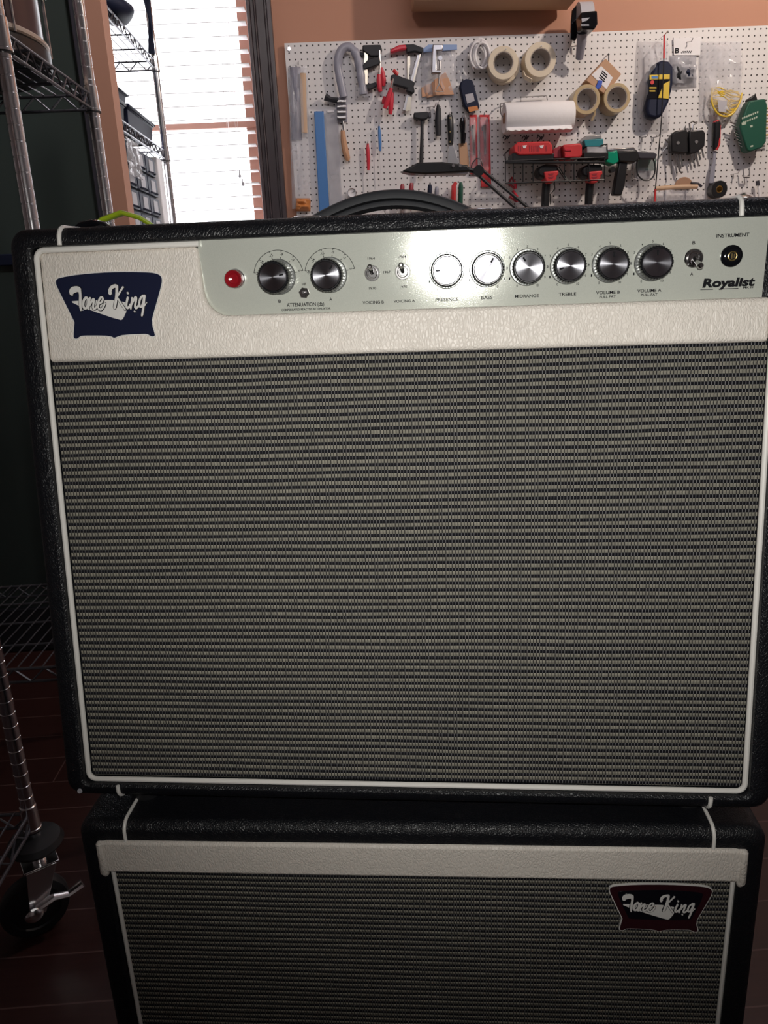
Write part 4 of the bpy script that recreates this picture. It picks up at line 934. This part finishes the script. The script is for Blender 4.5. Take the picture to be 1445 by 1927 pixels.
for cx_, lab in ((1028, 'black and red cordless tool hanging under the rack, left of the pair'), (1110, 'black and red cordless tool hanging under the rack, right of the pair')):
    t = T('cordless_tool', lab, 'power tool', cx_, 310, .08, 'cordless tools under the rack')
    dx = cx_ - 1028
    MB().pr([(1007 + dx, 325), (1011 + dx, 315), (1024 + dx, 311), (1046 + dx, 312), (1048 + dx, 322), (1040 + dx, 332), (1020 + dx, 338), (1009 + dx, 334)], .04, .12).obj('head', 'black_plastic', t, .010)
    MB().pr([(1020 + dx, 325), (1047 + dx, 323), (1047 + dx, 330), (1043 + dx, 333), (1044 + dx, 337), (1036 + dx, 346), (1025 + dx, 347), (1022 + dx, 338)], .06, .13).obj('collar', 'red_plastic', t, .005)
    for py in (327, 333): MB().pr([(1031 + dx, py), (1042 + dx, py - 1), (1040 + dx, py + 3), (1033 + dx, py + 3)], .13, .131).obj('slot', 'dark_red', t)
    MB().tb([(1028 + dx, 345, .09), (1026 + dx, 370, .09), (1025 + dx, 400, .09)], .0175, 14).obj('grip', 'black_plastic', t)
o = MB().tb([(1043, 340, .1), (1044, 356, .1), (1035, 366, .1), (1036, 385, .1)], .0022).tb([(1048, 315, .12), (1062, 335, .12), (1072, 343, .12), (1085, 338, .12)], .003).tb([(1052, 314, .12), (1066, 336, .12), (1074, 342, .12)], .003).obj('charger_cable', 'black_plastic', loc=B(1060, 330, .1)); tag(o, 'thin black cable looping between the two cordless tools', 'cable')
for px, py, lab in ((963, 345, 'small red snips hanging low under the left end of the rack'), (966, 370, 'small red tool just above the amplifier, crossed by the lamp arm')):
    t = T('snips', lab, 'snips', px, py - 8, .03, 'small red tools')
    MB().tb([(px, py - 12, .03), (px + 6, py, .04), (px + 8, py + 10, .04)], [.003, .008, .004]).obj('handle', 'red_handle', t)
    MB().tb([(px, py - 12, .03), (px - 6, py, .03), (px + 6, py + 10, .03)], [.003, .007, .005]).obj('handle', 'dark_red', t)
for px, py, lab in ((952, 258, 'small dark clip on the board under the left end of the towel roll'), (988, 259, 'dark looped wire on the board under the towel roll'), (1016, 259, 'small dark clip on the board under the right half of the towel roll')):
    o = MB().tb([(px - 6, py + 2, .01), (px - 2, py - 4, .015), (px + 3, py + 3, .015), (px + 7, py - 3, .01)], .003).tb([(px - 3, py + 6, .01), (px + 4, py - 2, .012)], .0025).obj('wire_clip', 'dark_trim', loc=B(px, py, .01)); tag(o, lab, 'clip', 'small clips under the towel roll')

# heat gun
t = T('heat_gun', 'dark heat gun with green front and silver top, handle pointing down', 'heat gun', 1180, 290, .08)
MB().pr([(1157, 286), (1195, 284), (1200, 300), (1190, 308), (1160, 306)], .05, .11).obj('body', 'black_plastic', t, .006)
MB().pr([(1138, 290), (1157, 284), (1160, 306), (1150, 312), (1132, 306)], .05, .115).obj('front', 'green_bright', t, .005)
MB().pr([(1140, 281), (1190, 278), (1196, 286), (1150, 289), (1140, 287)], .06, .10).obj('top_strip', 'chrome', t, .003)
MB().pr([(1162, 306), (1179, 305), (1173, 350), (1167, 369), (1151, 368), (1156, 340)], .06, .10).obj('handle', 'black_plastic', t, .006)
MB().pr([(1195, 286), (1228, 288), (1234, 292), (1230, 300), (1200, 300)], .06, .10).obj('rear', 'dark_trim', t, .004)
MB().ck(1151, 320, .07, .10, .011).obj('dial', 'black_plastic', t)
o = MB().tb(chaikin([(1200, 290, .08), (1210, 284, .08), (1225, 290, .08), (1234, 312, .08), (1230, 335, .08), (1214, 341, .08), (1200, 332, .08), (1197, 312, .08), (1202, 292, .08)], 2, False), .0034).obj('power_cord', 'black_plastic', loc=B(1215, 300, .08)); tag(o, 'loop of black cord hanging behind the heat gun', 'cord')
t = T('accessory_pack', 'green and clear pack hanging inside the cord loop', 'package', 1215, 300, .02)
MB().bx(1199, 294, 1232, 321, .01, .04).obj('contents', 'green_plastic', t, .003); MB().bx(1196, 292, 1230, 338, .008, .048).obj('film', 'clear_film', t, .003)
t = T('clear_clip', 'pair of small steel brackets under the rack right end', 'bracket', 1192, 320, .02)
MB().tb([(1190, 305, .03), (1188, 335, .03), (1198, 338, .03)], .003).obj('wire', 'dull_steel', t); MB().tb([(1138, 312, .03), (1136, 330, .03), (1146, 332, .03)], .003).obj('wire', 'dull_steel', t)

# bottle shaped tool in clear bag
t = T('bagged_sander', 'dark power tool with a yellow label inside a tall clear bag', 'power tool', 1232, 90, .03)
MB().pr([(1222, 138), (1228, 122), (1242, 116), (1254, 118), (1262, 128), (1262, 160), (1254, 195), (1240, 222), (1228, 226), (1214, 222), (1211, 208), (1216, 170)], .015, .075).obj('body', 'navy_plastic', t, .012)
MB().pr([(1222, 141), (1260, 140), (1260, 149), (1222, 150)], .075, .078).obj('label_band', 'yellow_plastic', t, .001)
MB().pr([(1226, 143), (1238, 143), (1238, 148), (1226, 148)], .078, .079).obj('label_print', 'blue_plastic', t)
MB().pr([(1222, 150), (1260, 149), (1258, 186), (1219, 186)], .075, .077).obj('label', 'badge_black', t)
MB().pr([(1249, 158), (1260, 152), (1258, 186), (1238, 184)], .077, .079).obj('label_patch', 'yellow_plastic', t)
for py, x1_ in ((164, 1235), (170, 1233)): MB().bx(1222, py, x1_, py + 2.5, .077, .0785).obj('label_print', 'yellow_plastic', t)
MB().ck(1227, 155, .077, .08, .008).obj('label_dot', 'red_plastic', t)
MB().pillow(1206, 72, 1264, 244, .004, .085, 16, 21, .5).obj('bag', 'clear_film', t)
# red tipped rod
t = T('thin_rod', 'long thin dark rod with red ends hanging diagonally in front of the tool bag', 'rod', 1250, 62, .1)
MB().tb([(1250, 66, .10), (1249, 110, .10)], .004).obj('red_end', 'red_plastic', t); MB().tb([(1249, 110, .10), (1245, 220, .10), (1238, 300, .10), (1233, 358, .10)], .0026).obj('shaft', 'black_plastic', t)
MB().tb([(1233, 356, .10), (1231, 395, .10)], .005).obj('red_end', 'red_plastic', t); MB().tb([(1240, 74, .02), (1250, 66, .1), (1257, 58, .12)], .002).obj('hook', 'chrome', t)
# small labelled bag
t = T('printed_bag', 'small white topped bag with a black letter B, holding dark parts', 'bag', 1290, 80, .01)
MB().pr([(1267, 72), (1318, 70), (1317, 104), (1268, 104)], .006, .010).obj('header', 'label_white', t)
m = MB()
L_ = text('B', 'letter', Matrix.Translation(B(1274, 95, .0105)) @ Matrix.Rotation(PI / 2, 4, 'X'), .018, .020, 'ink', t, .03)
L_.data.transform(Matrix.Translation(-t.location)); L_.name = 'header_lettering'
m.tb([(1282 + i * 1.1, 98 + 2.2 * math.sin(i * 1.7) - i * .05, .0115) for i in range(19)], .0011, 6).obj('header_script', 'ink', t)
MB().pillow(1263, 102, 1314, 162, .004, .045, 12, 31, .4).obj('film', 'cloudy_film', t)
MB().pillow(1270, 118, 1284, 155, .005, .045, 8, 33).obj('dark_part', 'black_matte', t); MB().pillow(1284, 124, 1308, 152, .005, .045, 8, 35).obj('dark_part', 'navy_plastic', t)
# yellow ties bag
t = T('clear_bag', 'large clear bag with a bundle of yellow ties in its bottom, upper right', 'bag', 1365, 80, .01)
MB().pillow(1322, 74, 1402, 226, .004, .07, 16, 41, .5).obj('film', 'clear_film', t)
m = MB()
for k in range(16):
    a = random.uniform(-.2, .2); y = 165 + k * 3
    m.tb([(1338 + abs(k - 6) * 1.2, y, .03), (1355 + k, y + 8 * math.sin(k), .045), (1375, y + 4 + 6 * math.cos(k * 2), .05), (1396 - abs(k - 5) * 1.5, y + 8 - k * .6, .03)], .0025, 6)
m.tb(chaikin([(1340, 165, .04), (1338, 195, .05), (1352, 218, .05), (1375, 220, .05), (1392, 195, .05), (1396, 175, .04)], 2, False), .004)
m.obj('yellow_ties', 'yellow_plastic', t); MB().pr([(1350, 188), (1368, 190), (1366, 212), (1352, 210)], .055, .057).obj('paper_slip', 'label_grey', t)
# drill index
t = T('drill_bit_set', 'dark green plastic drill bit holder with bits bristling from both sides, far right', 'drill bits', 1410, 190, .03)
MB().pr([(1398, 205), (1404, 192), (1434, 188), (1438, 200), (1436, 268), (1428, 280), (1405, 288), (1399, 284), (1386, 240)], .02, .075).obj('holder', 'green_plastic', t, .006)
MB().pr([(1404, 188), (1419, 178), (1423, 190), (1407, 202)], .03, .06).obj('hanger', 'black_plastic', t, .004)
m = MB()
for px, py, L in ((1393, 221, 34), (1395, 229, 30)):
    for k in range(int(L / 4)): a = (px + 3 + k * 4, py - k * 1.6); m.pr([a, (a[0] + 2.6, a[1] - 1), (a[0] + 2.6, a[1] + 2.6), (a[0], a[1] + 3.6)], .075, .0762)
m.pr([(1395, 231), (1403, 229), (1404, 234), (1396, 236)], .075, .0765).pr([(1411, 236), (1416, 235), (1416, 239), (1412, 240)], .075, .0762).pr([(1412, 274), (1417, 273), (1417, 276), (1412, 277)], .075, .0762)
m.obj('holder_print', 'pale_print', t)
for k in range(8):
    y = 236 + k * 6.2; x = 1388 + k * 1.7
    MB().tb([(x + 4, y, .045), (x - 14 + k * .8, y - 6, .045)], .0035 - .0002 * k).obj('drill_bit', 'chrome', t)
for k in range(10):
    y = 205 + k * 6.2; MB().tb([(1434, y, .045), (1452, y - 2, .045)], .0036).obj('drill_bit', 'chrome' if k % 2 else 'brass', t)
# hex key sets
def hexset(lab, q, dx, keys_up, keys_dn, seed):
    t = T('hex_key_set', lab, 'hex keys', q[0][0], q[0][1], .02, 'folding hex key holders')
    MB().pr(q, .012, .05).obj('holder', 'black_plastic', t, .005)
    cxx = sum(p[0] for p in q) / len(q); cyy = sum(p[1] for p in q) / len(q)
    MB().ck(cxx, cyy, .05, .053, .007).obj('screw', 'dull_steel', t)
    for P in keys_up + keys_dn: MB().tb([(x, y, .03) for x, y in P], .0035, 6).obj('hex_key', 'dull_steel', t)
hexset('left black hex key holder, its keys fanning down to the left', [(1260, 256), (1268, 248), (1290, 245), (1292, 288), (1284, 290), (1260, 287)], 0, [[(1258, 268), (1251, 262)], [(1262, 252), (1272, 246), (1284, 245)]], [[(1261, 288), (1264, 328)], [(1270, 290), (1279, 322), (1283, 326)], [(1274, 290), (1281, 318)], [(1280, 290), (1284, 314)], [(1256, 275), (1245, 288)]], 1)
hexset('right black hex key holder, bent keys on top of it', [(1293, 247), (1320, 246), (1324, 252), (1323, 276), (1308, 288), (1294, 292)], 0, [[(1298, 248), (1297, 232), (1303, 228), (1311, 232)], [(1303, 248), (1303, 236), (1309, 232)], [(1313, 248), (1315, 242), (1320, 241)]], [[(1300, 288), (1304, 306)], [(1307, 286), (1311, 304)], [(1313, 282), (1318, 300)], [(1320, 278), (1324, 297)]], 2)
hook(t, 1290, 240, .05)
# chisel
t = T('chisel', 'wood chisel with a red and black handle hanging tip down', 'chisel', 1347, 228, .03)
MB().tb([(1348, 228, .03), (1348, 232, .03), (1348, 255, .03), (1346, 276, .03), (1345, 282, .03)], [.012, .018, .017, .014, .010], 12).obj('handle', 'black_plastic', t)
MB().tb([(1347, 227, .03), (1348, 233, .03)], [.012, .0175]).obj('red_cap', 'red_plastic', t); MB().tb([(1352, 236, .034), (1351, 272, .034), (1346, 281, .03)], [.010, .010, .012]).obj('red_side', 'red_plastic', t)
MB().pr([(1342, 284), (1348, 284), (1346, 310), (1343, 345), (1333, 345), (1337, 315), (1341, 305)], .02, .028).obj('blade', 'bag_grey', t, .002)
t = roll('electrical_tape', 'roll of black tape with a small hole, just above the amplifier at right', 1354, 356, .01, .06, .036, .012, 'black_plastic', None, 'brass')
# wood strip shelf
t = T('glass_tube', 'pinkish wooden stick lying on a clear narrow shelf above the amplifier', 'stick', 1272, 355, .03)
MB().tb([(1233, 355, .05), (1270, 352, .05), (1312, 351, .05)], .0095, 12).obj('stick', 'wood_light', t)
MB().tb([(1300, 344, .05), (1314, 346, .05), (1320, 351, .05)], .006).obj('dark_tip', 'dark_trim', t)
MB().bx(1230, 360, 1320, 395, .01, .08).obj('clear_shelf', 'clear_film', t, .002)
for px in (1250, 1288): MB().bx(px, 358, px + 1.5, 395, .06, .085).obj('shelf_divider', 'label_grey', t)
o = MB().poly([(B(1286, 352, .02).x + .042 * math.cos(a), B(1286, 352, .02).z + .042 * math.sin(a)) for a in [PI * i / 16 for i in range(17)]], BOARD - .012, BOARD - .025).obj('half_disc', 'cardboard_dark', bevel=.003, loc=B(1286, 352)); tag(o, 'brown half-round disc standing behind the pinkish stick', 'disc')
# empty hooks
for px, py, lab in ((1208, 257, 'empty double hook under the tool bag, left of its neighbour'), (1230, 257, 'empty double hook under the tool bag, right of its neighbour'), (809, 200, 'empty hook to the right of the hammer'), (1292, 78, 'thin curved hook over the printed bag'), (1380, 326, 'small clear hook low at the far right of the pegboard')):
    o = MB().tb([(px - 5, py + 2, 0), (px + 4, py + 1, .02), (px + 9, py, .04), (px + 12, py - 7, .05)], .0016).tb([(px, py + 2, 0), (px, py + 10, .012)], .0022).obj('peg_hook', 'dull_steel', loc=B(px, py)); tag(o, lab, 'hook')
t = T('shot_glass', 'small clear plastic cup hanging low at the far right of the pegboard', 'cup', 1404, 318, .03)
MB().tb([(1398, 317, .03), (1399, 332, .03)], .003).tb([(1410, 316, .03), (1410, 332, .03)], .003).tb([(1399, 333, .03), (1410, 333, .03)], .005).obj('rim', 'dull_steel', t); MB().tb([(1405, 334, .03), (1406, 352, .03)], .0012).obj('string', 'label_grey', t)
t = T('metal_funnel', 'shiny metal dome showing over the amplifier edge at the far right', 'funnel', 1398, 365, .06)
p = B(1398, 372, .06); MB().lathe((p.x, p.y, p.z - .02), (0, 0, 1), [(.052, 0), (.048, .018), (.034, .034), (.014, .042), (.004, .044)], 32).obj('dome', 'chrome', t)
t = T('small_brush', 'small brush with brown tip and white handle at the far right', 'brush', 1426, 342, .03)
MB().tb([(1425, 340, .03), (1426, 349, .03)], [.008, .009]).obj('tip', 'dark_trim', t); MB().tb([(1427, 349, .03), (1429, 365, .03), (1430, 395, .03)], [.005, .006, .006]).obj('handle', 'label_white', t)
o = MB().ck(544, 92, .0, .004, .008).obj('push_pin', 'dull_steel', loc=B(544, 92)); tag(o, 'grey screw head in the top left corner of the pegboard', 'screw')
for o in bpy.data.objects:
    if '_o' in o: del o['_o']
